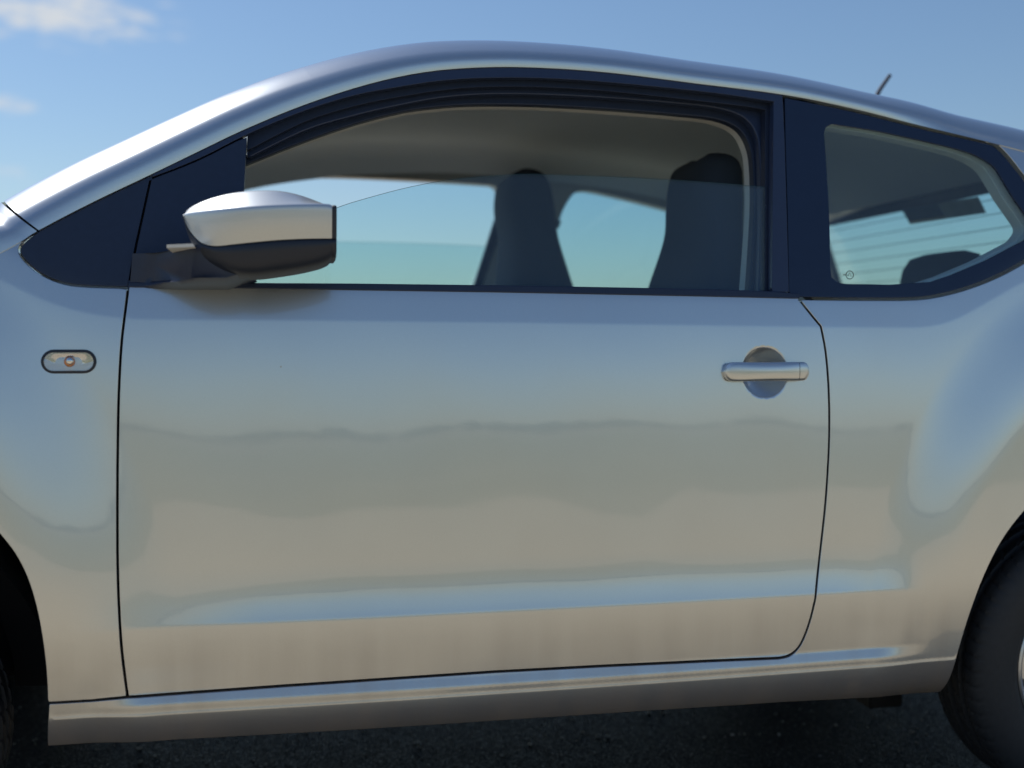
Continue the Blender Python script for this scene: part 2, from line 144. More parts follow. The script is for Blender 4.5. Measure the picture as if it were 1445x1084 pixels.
  'door_glass': [(-0.0623,1.065),(0.0188,1.1146),(0.0342,1.1219),(0.0565,1.1325),(0.0808,1.1439),(0.1021,1.1533),(0.1186,1.1599),(0.1331,1.1652),(0.1472,1.1698),(0.1628,1.1748),(0.1803,1.1803),(0.1989,1.186),(0.218,1.1914),(0.2369,1.1964),(0.255,1.2008),(0.2729,1.2049),(0.2916,1.2086),(0.3123,1.2121),(0.3359,1.2155),(0.3617,1.2187),(0.3883,1.2215),(0.4147,1.2237),(0.44,1.2251),(0.465,1.2259),(0.4909,1.2262),(0.519,1.2264),(0.5502,1.2265),(0.5837,1.2264),(0.6183,1.226),(0.6527,1.2255),(0.6869,1.2247),(0.7215,1.2237),(0.756,1.2226),(0.7903,1.2213),(0.8272,1.2197),(0.866,1.2178),(0.9007,1.2161),(0.9251,1.2148),(0.8959,0.9945),(-0.0623,0.994)],
  'quarter_outer': [(0.9143,1.0159),(0.9311,1.1654),(0.9447,1.3026),(0.9549,1.3917),(0.9549,1.3917),(0.9788,1.3883),(1.0133,1.3834),(1.0526,1.3777),(1.0909,1.3716),(1.1282,1.3648),(1.1671,1.3572),(1.2047,1.3494),(1.238,1.3422),(1.2671,1.3359),(1.2936,1.3302),(1.3168,1.3253),(1.3359,1.3212),(1.3497,1.3184),(1.3591,1.3166),(1.3659,1.3152),(1.3722,1.3133),(1.3779,1.3109),(1.382,1.3085),(1.3855,1.3056),(1.3893,1.3021),(1.3933,1.2978),(1.3973,1.2929),(1.4014,1.2873),(1.406,1.2808),(1.4114,1.2728),(1.4174,1.2635),(1.4234,1.2541),(1.429,1.2454),(1.434,1.2379),(1.4387,1.231),(1.4432,1.2243),(1.4473,1.2173),(1.4512,1.2101),(1.4548,1.2029),(1.458,1.1955),(1.4609,1.1878),(1.4637,1.1795),(1.4662,1.1707),(1.4682,1.1621),(1.4693,1.1541),(1.4697,1.1471),(1.4695,1.1407),(1.4683,1.1347),(1.4661,1.1289),(1.463,1.1237),(1.459,1.119),(1.4537,1.1142),(1.4465,1.1086),(1.4369,1.102),(1.4253,1.0946),(1.4127,1.0871),(1.3998,1.0799),(1.3868,1.0731),(1.3734,1.0663),(1.3595,1.0598),(1.3454,1.0535),(1.331,1.0475),(1.3163,1.0418),(1.3014,1.0364),(1.2866,1.0315),(1.2719,1.027),(1.257,1.023),(1.2422,1.0194),(1.2274,1.0163),(1.2142,1.0137),(1.202,1.0116),(1.1879,1.0098),(1.1691,1.0085),(1.1437,1.0076),(1.1137,1.0071),(1.082,1.0069),(1.0512,1.0068),(1.019,1.0067),(0.9851,1.0068),(0.955,1.0069),(0.9342,1.007)],
  'quarter_clear': [(1.0063,1.0459),(1.0063,1.0605),(1.0097,1.0891),(1.0147,1.13),(1.0189,1.1683),(1.0216,1.1982),(1.0236,1.2252),(1.0254,1.2509),(1.0272,1.2778),(1.0289,1.3033),(1.03,1.3211),(1.0312,1.3247),(1.033,1.3297),(1.0356,1.3341),(1.0396,1.3369),(1.0443,1.3389),(1.0477,1.3403),(1.0582,1.3401),(1.0742,1.3385),(1.0972,1.3363),(1.1232,1.3337),(1.1478,1.3307),(1.1706,1.3274),(1.1934,1.3236),(1.2155,1.3195),(1.2361,1.3155),(1.2555,1.3115),(1.2741,1.3075),(1.2911,1.3035),(1.3059,1.2997),(1.3179,1.2962),(1.3275,1.2931),(1.3359,1.2898),(1.344,1.286),(1.3521,1.2817),(1.3597,1.277),(1.3665,1.272),(1.3724,1.2664),(1.377,1.2604),(1.3803,1.2539),(1.3833,1.247),(1.3866,1.2395),(1.3903,1.2312),(1.3941,1.2223),(1.398,1.2132),(1.4022,1.2043),(1.4069,1.1956),(1.4119,1.1869),(1.4168,1.1785),(1.421,1.1707),(1.4248,1.1638),(1.4283,1.1575),(1.4307,1.1515),(1.431,1.1456),(1.4279,1.1393),(1.4223,1.1328),(1.4164,1.1271),(1.4124,1.1231),(1.4124,1.1231),(1.3268,1.0823),(1.2515,1.0531),(1.2091,1.0405),(1.1237,1.0342),(1.0358,1.0344),(1.0307,1.0348),(1.0236,1.0355),(1.0173,1.0368),(1.0127,1.0397),(1.0089,1.0433),(1.0063,1.0459)],
  'indicator': [(-0.3149,0.896),(-0.3556,0.8962),(-0.2736,0.8958),(-0.3149,0.9144),(-0.3149,0.8776)],
  'handle': [(0.7768,0.8744),(0.9158,0.8735),(0.9421,0.8734),(0.8438,0.8911),(0.8434,0.8573)],
  'door_glass_mark': [(1.0431,1.0502)],
  'far_window': [(-0.2831,1.2315),(-0.2617,1.2901),(-0.1635,1.3465),(-0.1459,1.3527),(-0.1207,1.3616),(-0.0923,1.3709),(-0.0655,1.3783),(-0.0418,1.3832),(-0.0187,1.3868),(0.0056,1.3895),(0.0332,1.3919),(0.0642,1.394),(0.0979,1.3955),(0.1342,1.3965),(0.1733,1.3971),(0.2164,1.3972),(0.2634,1.3969),(0.3112,1.3962),(0.3572,1.3955),(0.4016,1.3946),(0.4456,1.3935),(0.4872,1.3924),(0.5244,1.3912),(0.5578,1.39),(0.5881,1.3888),(0.6131,1.3878),(0.6308,1.387),(0.6363,1.3855),(0.6441,1.3829),(0.6507,1.3765),(0.6549,1.3644),(0.6579,1.3485),(0.6597,1.3321),(0.6599,1.3143),(0.659,1.2959),(0.6582,1.2829),(0.5963,1.0939),(0.5427,0.9517),(-0.2925,0.9506)],
  'far_quarter': [(0.8523,1.3157),(0.8546,1.3206),(0.8578,1.3276),(0.8616,1.3355),(0.8655,1.3427),(0.8695,1.3495),(0.8738,1.3564),(0.8783,1.3627),(0.8833,1.3677),(0.8884,1.3713),(0.8937,1.3737),(0.8996,1.3754),(0.9068,1.3765),(0.9141,1.3773),(0.9218,1.3776),(0.9319,1.3771),(0.9465,1.3754),(0.967,1.3722),(0.9919,1.3678),(1.0196,1.3626),(1.0482,1.357),(1.079,1.3508),(1.1125,1.3439),(1.1454,1.3369),(1.1747,1.3304),(1.1994,1.3247),(1.2213,1.3193),(1.2409,1.3143),(1.2587,1.3094),(1.2744,1.3051),(1.2877,1.3012),(1.2991,1.297),(1.3094,1.2919),(1.3189,1.2857),(1.327,1.2789),(1.3335,1.2713),(1.3378,1.2627),(1.3393,1.2534),(1.3386,1.2433),(1.3363,1.2321),(1.3335,1.2194),(1.3294,1.203),(1.3238,1.1838),(1.3183,1.1659),(1.3146,1.1536),(1.2929,1.0203),(0.8974,1.0183),(0.8277,1.232)],
  'far_glass': [(-0.2706,1.0532),(-0.2658,1.1934),(-0.244,1.197),(-0.2112,1.2022),(-0.1674,1.2069),(-0.1066,1.2108),(-0.0341,1.2142),(0.0324,1.2168),(0.0813,1.2183),(0.1236,1.219),(0.1754,1.2195),(0.2452,1.2199),(0.3249,1.22),(0.4054,1.2195),(0.4884,1.2181),(0.5722,1.2162),(0.6423,1.2139),(0.6926,1.2113),(0.7285,1.2084),(0.7523,1.2064),(0.678,0.93),(-0.2739,0.93)],
  'far_seal': [(0.6528,1.3094),(0.5928,1.0929),(0.5396,0.9516),(0.5658,0.9517),(0.619,1.0932),(0.6721,1.273)],
  'far_belt_anchor': [(0.8241,1.2712),(0.8382,1.2836)],
  'mirror': [(-0.1314,1.1191,1.1185,1.1169,1.1148),(-0.1298,1.1239,1.1196,1.1127,1.1053),(-0.1272,1.1287,1.1202,1.1053,1.0947),(-0.1189,1.1343,1.1215,1.0916,1.0746),(-0.1033,1.141,1.1227,1.0759,1.0524),(-0.0825,1.1474,1.1242,1.0704,1.0376),(-0.0563,1.153,1.1261,1.0724,1.0261),(-0.0248,1.1565,1.1285,1.0757,1.0232),(0.0123,1.157,1.131,1.0796,1.028),(0.0444,1.1513,1.1329,1.082,1.0338),(0.0712,1.1422,1.1341,1.0834,1.0407),(0.0841,1.1371,1.1338,1.0839,1.0464),(0.0895,1.134,1.1318,1.0842,1.0519)],
  'mirror_base': [(-0.2101,1.0687),(-0.1539,1.0697),(-0.1159,1.0719),(-0.0584,1.0745),(-0.0265,1.0276),(-0.0697,1.0139),(-0.144,1.0131),(-0.2149,1.0146)],
  'mirror_ledge': [(-0.152,1.0657),(-0.1519,1.0705),(-0.1153,1.0728),(-0.1122,1.0679)],
  'sticker': [(1.7137,0.9831,1.2937),(1.7287,0.9638,1.251),(1.7307,0.6278,1.2451),(1.7163,0.6407,1.2864)],
}

def zS(x, z, off=0.): return float(S(x, z)) + off

# ------------------------------------------------------------------ materials
def new_mat(name):
    m = bpy.data.materials.new(name); m.use_nodes = True
    return m, m.node_tree.nodes, m.node_tree.links, m.node_tree.nodes['Principled BSDF']
def plain(name, colr, rough=.5, metal=0., coat=0., noise=.12, scale=60., bump=0., spec=.5):
    m, N, L, P = new_mat(name)
    P.inputs['Roughness'].default_value = rough; P.inputs['Metallic'].default_value = metal
    P.inputs['Coat Weight'].default_value = coat; P.inputs['Coat Roughness'].default_value = .04
    P.inputs['Specular IOR Level'].default_value = spec
    tc = N.new('ShaderNodeTexCoord'); nz = N.new('ShaderNodeTexNoise'); nz.inputs['Scale'].default_value = scale; nz.inputs['Detail'].default_value = 5
    L.new(tc.outputs['Object'], nz.inputs['Vector'])
    mr = N.new('ShaderNodeMapRange'); mr.inputs['To Min'].default_value = 1-noise; mr.inputs['To Max'].default_value = 1+noise
    L.new(nz.outputs['Fac'], mr.inputs['Value'])
    mx = N.new('ShaderNodeMix'); mx.data_type = 'RGBA'; mx.blend_type = 'MULTIPLY'; mx.inputs['Factor'].default_value = 1
    mx.inputs['A'].default_value = (*colr, 1); L.new(mr.outputs[0], mx.inputs['B']); L.new(mx.outputs['Result'], P.inputs['Base Color'])
    if bump:
        b = N.new('ShaderNodeBump'); b.inputs['Strength'].default_value = bump; b.inputs['Distance'].default_value = .001
        L.new(nz.outputs['Fac'], b.inputs['Height']); L.new(b.outputs[0], P.inputs['Normal'])
    return m
def paint_mat(name='silver_paint', rough=.28, coat=1.0):
    m, N, L, P = new_mat(name)
    P.inputs['Metallic'].default_value = .86; P.inputs['Roughness'].default_value = rough
    P.inputs['Coat Weight'].default_value = coat; P.inputs['Coat Roughness'].default_value = .03; P.inputs['Coat IOR'].default_value = 1.85
    tc = N.new('ShaderNodeTexCoord')
    # metallic flake
    v = N.new('ShaderNodeTexNoise'); v.inputs['Scale'].default_value = 900; v.inputs['Detail'].default_value = 1
    L.new(tc.outputs['Object'], v.inputs['Vector'])
    fl = N.new('ShaderNodeMapRange'); fl.inputs['To Min'].default_value = .93; fl.inputs['To Max'].default_value = 1.06
    L.new(v.outputs['Fac'], fl.inputs['Value'])
    base = N.new('ShaderNodeMix'); base.data_type = 'RGBA'; base.blend_type = 'MULTIPLY'; base.inputs['Factor'].default_value = 1
    base.inputs['A'].default_value = (*PAINT, 1); L.new(fl.outputs[0], base.inputs['B'])
    # road dust: drips and film near the sills
    sep = N.new('ShaderNodeSeparateXYZ'); L.new(tc.outputs['Object'], sep.inputs[0])
    lo = N.new('ShaderNodeMapRange'); lo.inputs['From Min'].default_value = .50; lo.inputs['From Max'].default_value = .40; lo.interpolation_type = 'SMOOTHSTEP'
    L.new(sep.outputs['Z'], lo.inputs['Value'])
    mp = N.new('ShaderNodeMapping'); mp.inputs['Scale'].default_value = (22, 8, 1.6); L.new(tc.outputs['Object'], mp.inputs['Vector'])
    st = N.new('ShaderNodeTexNoise'); st.inputs['Scale'].default_value = 1; st.inputs['Detail'].default_value = 6; st.inputs['Roughness'].default_value = .6
    L.new(mp.outputs[0], st.inputs['Vector'])
    sr = N.new('ShaderNodeMapRange'); sr.inputs['From Min'].default_value = .36; sr.inputs['From Max'].default_value = .70
    L.new(st.outputs['Fac'], sr.inputs['Value'])
    bl = N.new('ShaderNodeTexNoise'); bl.inputs['Scale'].default_value = 5; bl.inputs['Detail'].default_value = 4; L.new(tc.outputs['Object'], bl.inputs['Vector'])
    a = N.new('ShaderNodeMath'); a.operation = 'MULTIPLY'; L.new(lo.outputs[0], a.inputs[0]); L.new(sr.outputs[0], a.inputs[1])
    b = N.new('ShaderNodeMath'); b.operation = 'MULTIPLY_ADD'; L.new(a.outputs[0], b.inputs[0]); b.inputs[1].default_value = .14
    c = N.new('ShaderNodeMath'); c.operation = 'MULTIPLY'; L.new(lo.outputs[0], c.inputs[0]); c.inputs[1].default_value = .20
    L.new(c.outputs[0], b.inputs[2])
    # faint wash-marks all over
    ws = N.new('ShaderNodeMapRange'); ws.inputs['From Min'].default_value = .45; ws.inputs['From Max'].default_value = .8; ws.inputs['To Max'].default_value = .06
    L.new(bl.outputs['Fac'], ws.inputs['Value'])
    # a few specks: squashed insects and stone chips
    vc = N.new('ShaderNodeTexVoronoi'); vc.inputs['Scale'].default_value = 9; L.new(tc.outputs['Object'], vc.inputs['Vector'])
    vs = N.new('ShaderNodeMapRange'); vs.inputs['From Min'].default_value = .018; vs.inputs['From Max'].default_value = .008; vs.inputs['To Max'].default_value = .8; L.new(vc.outputs['Distance'], vs.inputs['Value'])
    w2 = N.new('ShaderNodeMath'); w2.operation = 'MAXIMUM'; L.new(ws.outputs[0], w2.inputs[0]); L.new(vs.outputs[0], w2.inputs[1]); ws = w2
    d = N.new('ShaderNodeMath'); d.operation = 'ADD'; d.use_clamp = True; L.new(b.outputs[0], d.inputs[0]); L.new(ws.outputs[0], d.inputs[1])
    dust = N.new('ShaderNodeBsdfPrincipled'); dust.inputs['Base Color'].default_value = (.42, .31, .22, 1); dust.inputs['Roughness'].default_value = .9
    mixs = N.new('ShaderNodeMixShader'); L.new(d.outputs[0], mixs.inputs[0]); L.new(P.outputs[0], mixs.inputs[1]); L.new(dust.outputs[0], mixs.inputs[2])
    L.new(base.outputs['Result'], P.inputs['Base Color'])
    # orange peel
    op = N.new('ShaderNodeTexNoise'); op.inputs['Scale'].default_value = 26; op.inputs['Detail'].default_value = 2; L.new(tc.outputs['Object'], op.inputs['Vector'])
    bp = N.new('ShaderNodeBump'); bp.inputs['Strength'].default_value = .05; bp.inputs['Distance'].default_value = .0012
    L.new(op.outputs['Fac'], bp.inputs['Height']); L.new(bp.outputs[0], P.inputs['Coat Normal'])
    L.new(mixs.outputs[0], N['Material Output'].inputs['Surface'])
    return m
PAINT = (.61, .645, .665)
M = {}
M['paint'] = paint_mat()
M['cap_paint'] = paint_mat('satin_cap_paint', .46, .5)
M['black_gloss'] = plain('gloss_black', (.009, .019, .052), .22, 0, .4, .1, 30)
M['black_satin'] = plain('satin_black', (.018, .030, .066), .42, 0, 0, .15, 90, .05)
M['black_plastic'] = plain('grained_plastic', (.015, .021, .036), .48, 0, 0, .2, 500, .3)
M['frame'] = plain('frame_black', (.026, .042, .092), .36, 0, 0, .1, 60)
M['rubber'] = plain('rubber', (.015, .026, .058), .55, 0, 0, .2, 120, .1)
M['dark'] = plain('underbody_black', (.008, .008, .009), .9, 0, 0, .3, 20)
M['headliner'] = plain('headliner_cloth', (.76, .80, .83), .95, 0, 0, .08, 900, .3)
M['trim_grey'] = plain('trim_grey', (.68, .68, .66), .6, 0, 0, .05, 200)
M['seat'] = plain('seat_cloth', (.030, .043, .070), .92, 0, 0, .3, 700, .5)
M['dash'] = plain('dash_plastic', (.10, .10, .10), .7, 0, 0, .1, 100)
M['chrome'] = plain('reflector', (.8, .8, .8), .12, 1, 0, .03, 40)
M['amber'] = plain('amber_bulb', (.75, .22, .03), .25, 0, .5, .1, 90)
M['rim'] = plain('wheel_silver', (.62, .62, .63), .3, .85, .6, .05, 60)
M['steel'] = plain('dark_steel', (.035, .032, .03), .6, .6, 0, .4, 40)
def glass_mat(name, tint, refl=1.0, dust=.025):
    m, N, L, P = new_mat(name); N.remove(P)
    tr = N.new('ShaderNodeBsdfTransparent'); tr.inputs['Color'].default_value = (*tint, 1)
    gl = N.new('ShaderNodeBsdfGlossy'); gl.inputs['Roughness'].default_value = .004; gl.inputs['Color'].default_value = (1, 1, 1, 1)
    lw = N.new('ShaderNodeLayerWeight'); lw.inputs['Blend'].default_value = .5
    pw = N.new('ShaderNodeMath'); pw.operation = 'POWER'; pw.inputs[1].default_value = 5; L.new(lw.outputs['Facing'], pw.inputs[0])
    ma = N.new('ShaderNodeMath'); ma.operation = 'MULTIPLY_ADD'; ma.inputs[1].default_value = .96*refl; ma.inputs[2].default_value = .04*refl; L.new(pw.outputs[0], ma.inputs[0])
    mx = N.new('ShaderNodeMixShader'); L.new(ma.outputs[0], mx.inputs[0]); L.new(tr.outputs[0], mx.inputs[1]); L.new(gl.outputs[0], mx.inputs[2])
    df = N.new('ShaderNodeBsdfDiffuse'); df.inputs['Color'].default_value = (.50, .62, .74, 1)  # thin dust film, tinted blue to put haze into the glass
    tc = N.new('ShaderNodeTexCoord'); nz = N.new('ShaderNodeTexNoise'); nz.inputs['Scale'].default_value = 6; nz.inputs['Detail'].default_value = 6; L.new(tc.outputs['Object'], nz.inputs['Vector'])
    mr = N.new('ShaderNodeMapRange'); mr.inputs['To Min'].default_value = dust*.5; mr.inputs['To Max'].default_value = dust*1.5; L.new(nz.outputs['Fac'], mr.inputs['Value'])
    m2 = N.new('ShaderNodeMixShader'); L.new(mr.outputs[0], m2.inputs[0]); L.new(mx.outputs[0], m2.inputs[1]); L.new(df.outputs[0], m2.inputs[2])
    L.new(m2.outputs[0], N['Material Output'].inputs['Surface'])
    return m
M['glass'] = glass_mat('tinted_glass', (.875, .965, .978))       # each face of the pane
M['glass_edge'] = plain('glass_edge', (.05, .12, .12), .25)
M['clear'] = glass_mat('clear_lens', (.97, .97, .97), 1.5, .0)

# ------------------------------------------------------------------ mesh helpers
def link(name, me, mat=None, parent=None):
    o = bpy.data.objects.new(name, me); col.objects.link(o)
    if mat is not None:
        for mm in (mat if isinstance(mat, (list, tuple)) else [mat]): me.materials.append(mm)
    if parent is not None: o.parent = parent
    return o
def tag(o, label=None, cat=None, group=None, kind=None):
    if label: o['label'] = label
    if cat: o['category'] = cat
    if group: o['group'] = group
    if kind: o['kind'] = kind
    return o
def mesh(name, verts, faces, mat=None, parent=None, smooth=True, sharp=None, mats=None):
    me = bpy.data.meshes.new(name); me.from_pydata([tuple(v) for v in verts], [], faces)
    if smooth:
        me.polygons.foreach_set('use_smooth', [True]*len(me.polygons))
        if sharp: me.set_sharp_from_angle(angle=R(sharp))
    if mats: me.polygons.foreach_set('material_index', mats)
    return link(name, me, mat, parent)
def area(p):
    p = np.asarray(p); return .5*np.sum(p[:, 0]*np.roll(p[:, 1], -1)-np.roll(p[:, 0], -1)*p[:, 1])
def resample(p, h):
    """closed outline resampled to about h, corners kept"""
    p = np.asarray(p, float); n = len(p); out = []
    for i in range(n):
        a, b = p[i], p[(i+1) % n]; d = np.hypot(*(b-a))
        if d < 1e-5: continue
        k = max(1, int(math.ceil(d/h)))
        for j in range(k): out.append(a+(b-a)*j/k)
    return np.array(out)
def clean(p, eps=1e-4):
    o = []
    for q in p:
        if not o or math.hypot(q[0]-o[-1][0], q[1]-o[-1][1]) > eps: o.append(tuple(q))
    while len(o) > 1 and math.hypot(o[0][0]-o[-1][0], o[0][1]-o[-1][1]) < eps: o.pop()
    return o
def inset(p, d):
    """offset a counter-clockwise outline inwards by d"""
    p = np.asarray(p, float); a = p-np.roll(p, 1, 0); b = np.roll(p, -1, 0)-p
    a /= np.hypot(a[:, 0], a[:, 1])[:, None]; b /= np.hypot(b[:, 0], b[:, 1])[:, None]
    na = np.stack([-a[:, 1], a[:, 0]], 1); nb = np.stack([-b[:, 1], b[:, 0]], 1)
    m = na+nb; m /= np.maximum(np.hypot(m[:, 0], m[:, 1]), 1e-6)[:, None]
    c = np.maximum((m*na).sum(1), .35)
    return p+m*(d/c)[:, None], -m
def inside(pts, poly):
    x, z = pts[:, 0], pts[:, 1]; r = np.zeros(len(pts), bool); n = len(poly)
    for i in range(n):
        x0, z0 = poly[i]; x1, z1 = poly[(i+1) % n]
        c = (z0 > z) != (z1 > z)
        with np.errstate(divide='ignore', invalid='ignore'):
            xi = (x1-x0)*(z-z0)/(z1-z0)+x0
        r ^= c & (x < xi)
    return r
def dist_to(pts, poly):
    d = np.full(len(pts), 9.)
    A = np.asarray(poly); B = np.roll(A, -1, 0)
    for a, b in zip(A, B):
        ab = b-a; t = np.clip(((pts-a)@ab)/max(ab@ab, 1e-12), 0, 1)
        q = pts-(a+t[:, None]*ab); d = np.minimum(d, np.hypot(q[:, 0], q[:, 1]))
    return d
def grid_rows(x0, x1, z0, z1, hx, fine):
    """rows of points; tighter where the pressing changes quickly"""
    zs = []; z = z0
    while z < z1:
        zs.append(z); z += hx*1.0
    zs = [v for v in zs if all(not (a-.004 < v < b+.004) for a, b, _ in fine)]
    for a, b, h in fine: zs += list(np.arange(a, b+1e-6, h))
    zs = sorted(zs); pts = []
    xs = np.arange(x0, x1, hx)
    for i, v in enumerate(zs):
        for u in xs: pts.append((u+(hx*.5 if i % 2 else 0), v))
    return np.array(pts)
def panel(name, outline, parent, mat, off=0., depth=.014, gap=0., h=.012, holes=(), bev=.0012, fine=(), extra=None,
          belt_rows=False, mirror=False, surf=None, edge_mat=None, back=False, thick=None):
    """a pressed sheet lying on the body surface inside an outline in x, z, with rounded and returned edges"""
    SF = surf or S
    loops = [clean(outline)]+[clean(q) for q in holes]
    rings = []
    for i, q in enumerate(loops):
        a = area(q)
        if (a < 0) == (i == 0): q = q[::-1]
        q = np.array(q)
        q = resample(q, h)
        qi, nrm = inset(q, gap+bev)
        rings.append((qi, nrm))
    P2 = []; edges = []
    for q, _ in rings:
        k = len(P2)
        P2 += [tuple(v) for v in q]; n = len(q); edges += [(k+j, k+(j+1) % n) for j in range(n)]
    A = np.array(P2)
    pts = grid_rows(A[:, 0].min(), A[:, 0].max(), A[:, 1].min(), A[:, 1].max(), h, fine)
    if belt_rows:
        zb = np.interp(np.arange(A[:, 0].min(), A[:, 0].max(), h*.6), _xs, _zb); xb = np.arange(A[:, 0].min(), A[:, 0].max(), h*.6)
        for dzz in (-.008, -.0035, -.0012, .0008, .003, .007): pts = np.vstack([pts, np.stack([xb, zb+dzz], 1)])
    if extra is not None: pts = np.vstack([pts, extra])
    ok = inside(pts, rings[0][0])
    for q, _ in rings[1:]: ok &= ~inside(pts, q)
    pts = pts[ok]
    if len(pts):
        d = np.full(len(pts), 9.)
        for q, _ in rings: d = np.minimum(d, dist_to(pts, q))
        pts = pts[d > .0022]
    coords = [Vector(v) for v in P2]+[Vector(v) for v in pts]
    vo, eo, fo, _, _, _ = delaunay_2d_cdt(coords, edges, [], 0, 1e-7)
    V2 = np.array([(v.x, v.y) for v in vo])
    cen = np.array([V2[list(f)].mean(0) for f in fo])
    keep = inside(cen, rings[0][0])
    for q, _ in rings[1:]: keep &= ~inside(cen, q)
    faces = [list(f) for f, k in zip(fo, keep) if k]
    def pos(q): return SF(q[:, 0], q[:, 1])+off
    def nor(q):
        e = .0008
        gx = (SF(q[:, 0]+e, q[:, 1])-SF(q[:, 0]-e, q[:, 1]))/(2*e); gz = (SF(q[:, 0], q[:, 1]+e)-SF(q[:, 0], q[:, 1]-e))/(2*e)
        n = np.stack([gx, -np.ones(len(q)), gz], 1); return n/np.linalg.norm(n, axis=1)[:, None]
    V = [(a[0], y, a[1]) for a, y in zip(V2, pos(V2))]
    Nn = [tuple(v) for v in nor(V2)]
    F = []
    for f in faces:
        a, b, c = V2[f[0]], V2[f[1]], V2[f[2]]
        ccw = (b[0]-a[0])*(c[1]-a[1])-(b[1]-a[1])*(c[0]-a[0]) > 0
        F.append(f if ccw else f[::-1])          # seen from -Y with x right, z up: counter-clockwise faces the street
    mi = [0]*len(F)
    for q, m in rings:
        n = len(q); y = pos(q); nn = nor(q); k = len(V)
        m3 = np.stack([m[:, 0], np.zeros(n), m[:, 1]], 1)
        c = .7071
        for dr, dy, wt in ((0, 0, 0), (bev*.62, bev*.38, .5), (bev, bev, 1), (bev, depth, 1)):
            for j in range(n):
                V.append((q[j, 0]+m[j, 0]*dr, y[j]+dy, q[j, 1]+m[j, 1]*dr))
                w = nn[j]*(1-wt)+m3[j]*wt; w /= np.linalg.norm(w); Nn.append(tuple(w))
        for s in range(3):
            for j in range(n):
                a = k+s*n+j; b = k+s*n+(j+1) % n; F.append([a, b+0, b+n, a+n][::-1]); mi.append(1 if edge_mat else 0)
    if back:
        k = len(V)
        for a, y, nn in zip(V2, pos(V2), nor(V2)): V.append((a[0], y+depth, a[1])); Nn.append(tuple(-nn))
        for f in F[:len(faces)]: F.append([k+v for v in f][::-1]); mi.append(0)
    V = np.array(V); Nn = np.array(Nn)
    if mirror:
        V[:, 1] = WID-V[:, 1]; Nn[:, 1] *= -1; F = [f[::-1] for f in F]
    me = bpy.data.meshes.new(name); me.from_pydata([tuple(v) for v in V], [], F)
    me.polygons.foreach_set('use_smooth', [True]*len(me.polygons)); me.polygons.foreach_set('material_index', mi)
    me.normals_split_custom_set_from_vertices([tuple(v) for v in Nn])
    return link(name, me, [mat, edge_mat] if edge_mat else mat, parent)
def grid_mesh(name, rows, mat, parent, closed_u=False, closed_v=False, sharp=None, cap=False, mats=None, flip=False):
    n = len(rows[0]); V = [p for r in rows for p in r]; F = []
    m = len(rows)
    for i in range(m if closed_v else m-1):
        for j in range(n if closed_u else n-1):
            a = i*n+j; b = i*n+(j+1) % n; c = ((i+1) % m)*n+(j+1) % n; d = ((i+1) % m)*n+j
            F.append((a, b, c, d) if not flip else (d, c, b, a))
    if cap:
        F.append(tuple(range(n))[::-1] if not flip else tuple(range(n))); F.append(tuple(range((m-1)*n, m*n)) if not flip else tuple(range((m-1)*n, m*n))[::-1])
    return mesh(name, V, F, mat, parent, True, sharp, mats)
def box(name, lo, hi, mat, parent, bev=.004, rot=None):
    bm = bmesh.new(); bmesh.ops.create_cube(bm, size=1)
    for v in bm.verts: v.co = Vector((lo[i]+(v.co[i]+.5)*(hi[i]-lo[i]) for i in range(3)))
    if bev: bmesh.ops.bevel(bm, geom=bm.edges[:], offset=bev, segments=2, affect='EDGES')
    if rot is not None: bm.transform(rot)
    me = bpy.data.meshes.new(name); bm.to_mesh(me); bm.free()
    return link(name, me, mat, parent)
def lathe_y(name, prof, cx, cz, mat, parent, seg=96, a0=0., a1=2*math.pi, mod=None, sharp=40, flip=False):
    """prof: (radius, y) turned about an axle along y"""
    full = abs(a1-a0-2*math.pi) < 1e-6; rows = []
    for i in range(seg if full else seg+1):
        a = a0+(a1-a0)*i/seg
        rows.append([(cx+(r+(mod(i, j) if mod else 0))*math.cos(a), y, cz+(r+(mod(i, j) if mod else 0))*math.sin(a)) for j, (r, y) in enumerate(prof)])
    return grid_mesh(name, rows, mat, parent, closed_v=full, sharp=sharp, flip=flip)
def spline(P, n):
    P = [np.array(p, float) for p in P]; o = []
    for i in range(len(P)-1):
        a = P[max(i-1, 0)]; b = P[i]; c = P[i+1]; d = P[min(i+2, len(P)-1)]
        for k in range(n):
            t = k/n; o.append(.5*((2*b)+(c-a)*t+(2*a-5*b+4*c-d)*t*t+(3*b-a-3*c+d)*t**3))
    o.append(P[-1]); return o
def tube(name, pts, rad, mat, parent, seg=10):
    P = [Vector(p) for p in pts]; rows = []
    for i, p in enumerate(P):
        t = (P[min(i+1, len(P)-1)]-P[max(i-1, 0)]).normalized()
        a = t.orthogonal().normalized(); b = t.cross(a)
        r = rad[i] if isinstance(rad, (list, tuple)) else rad
        rows.append([tuple(p+(a*math.cos(2*math.pi*k/seg)+b*math.sin(2*math.pi*k/seg))*r) for k in range(seg)])
    return grid_mesh(name, rows, mat, parent, closed_u=True, cap=True, sharp=50)

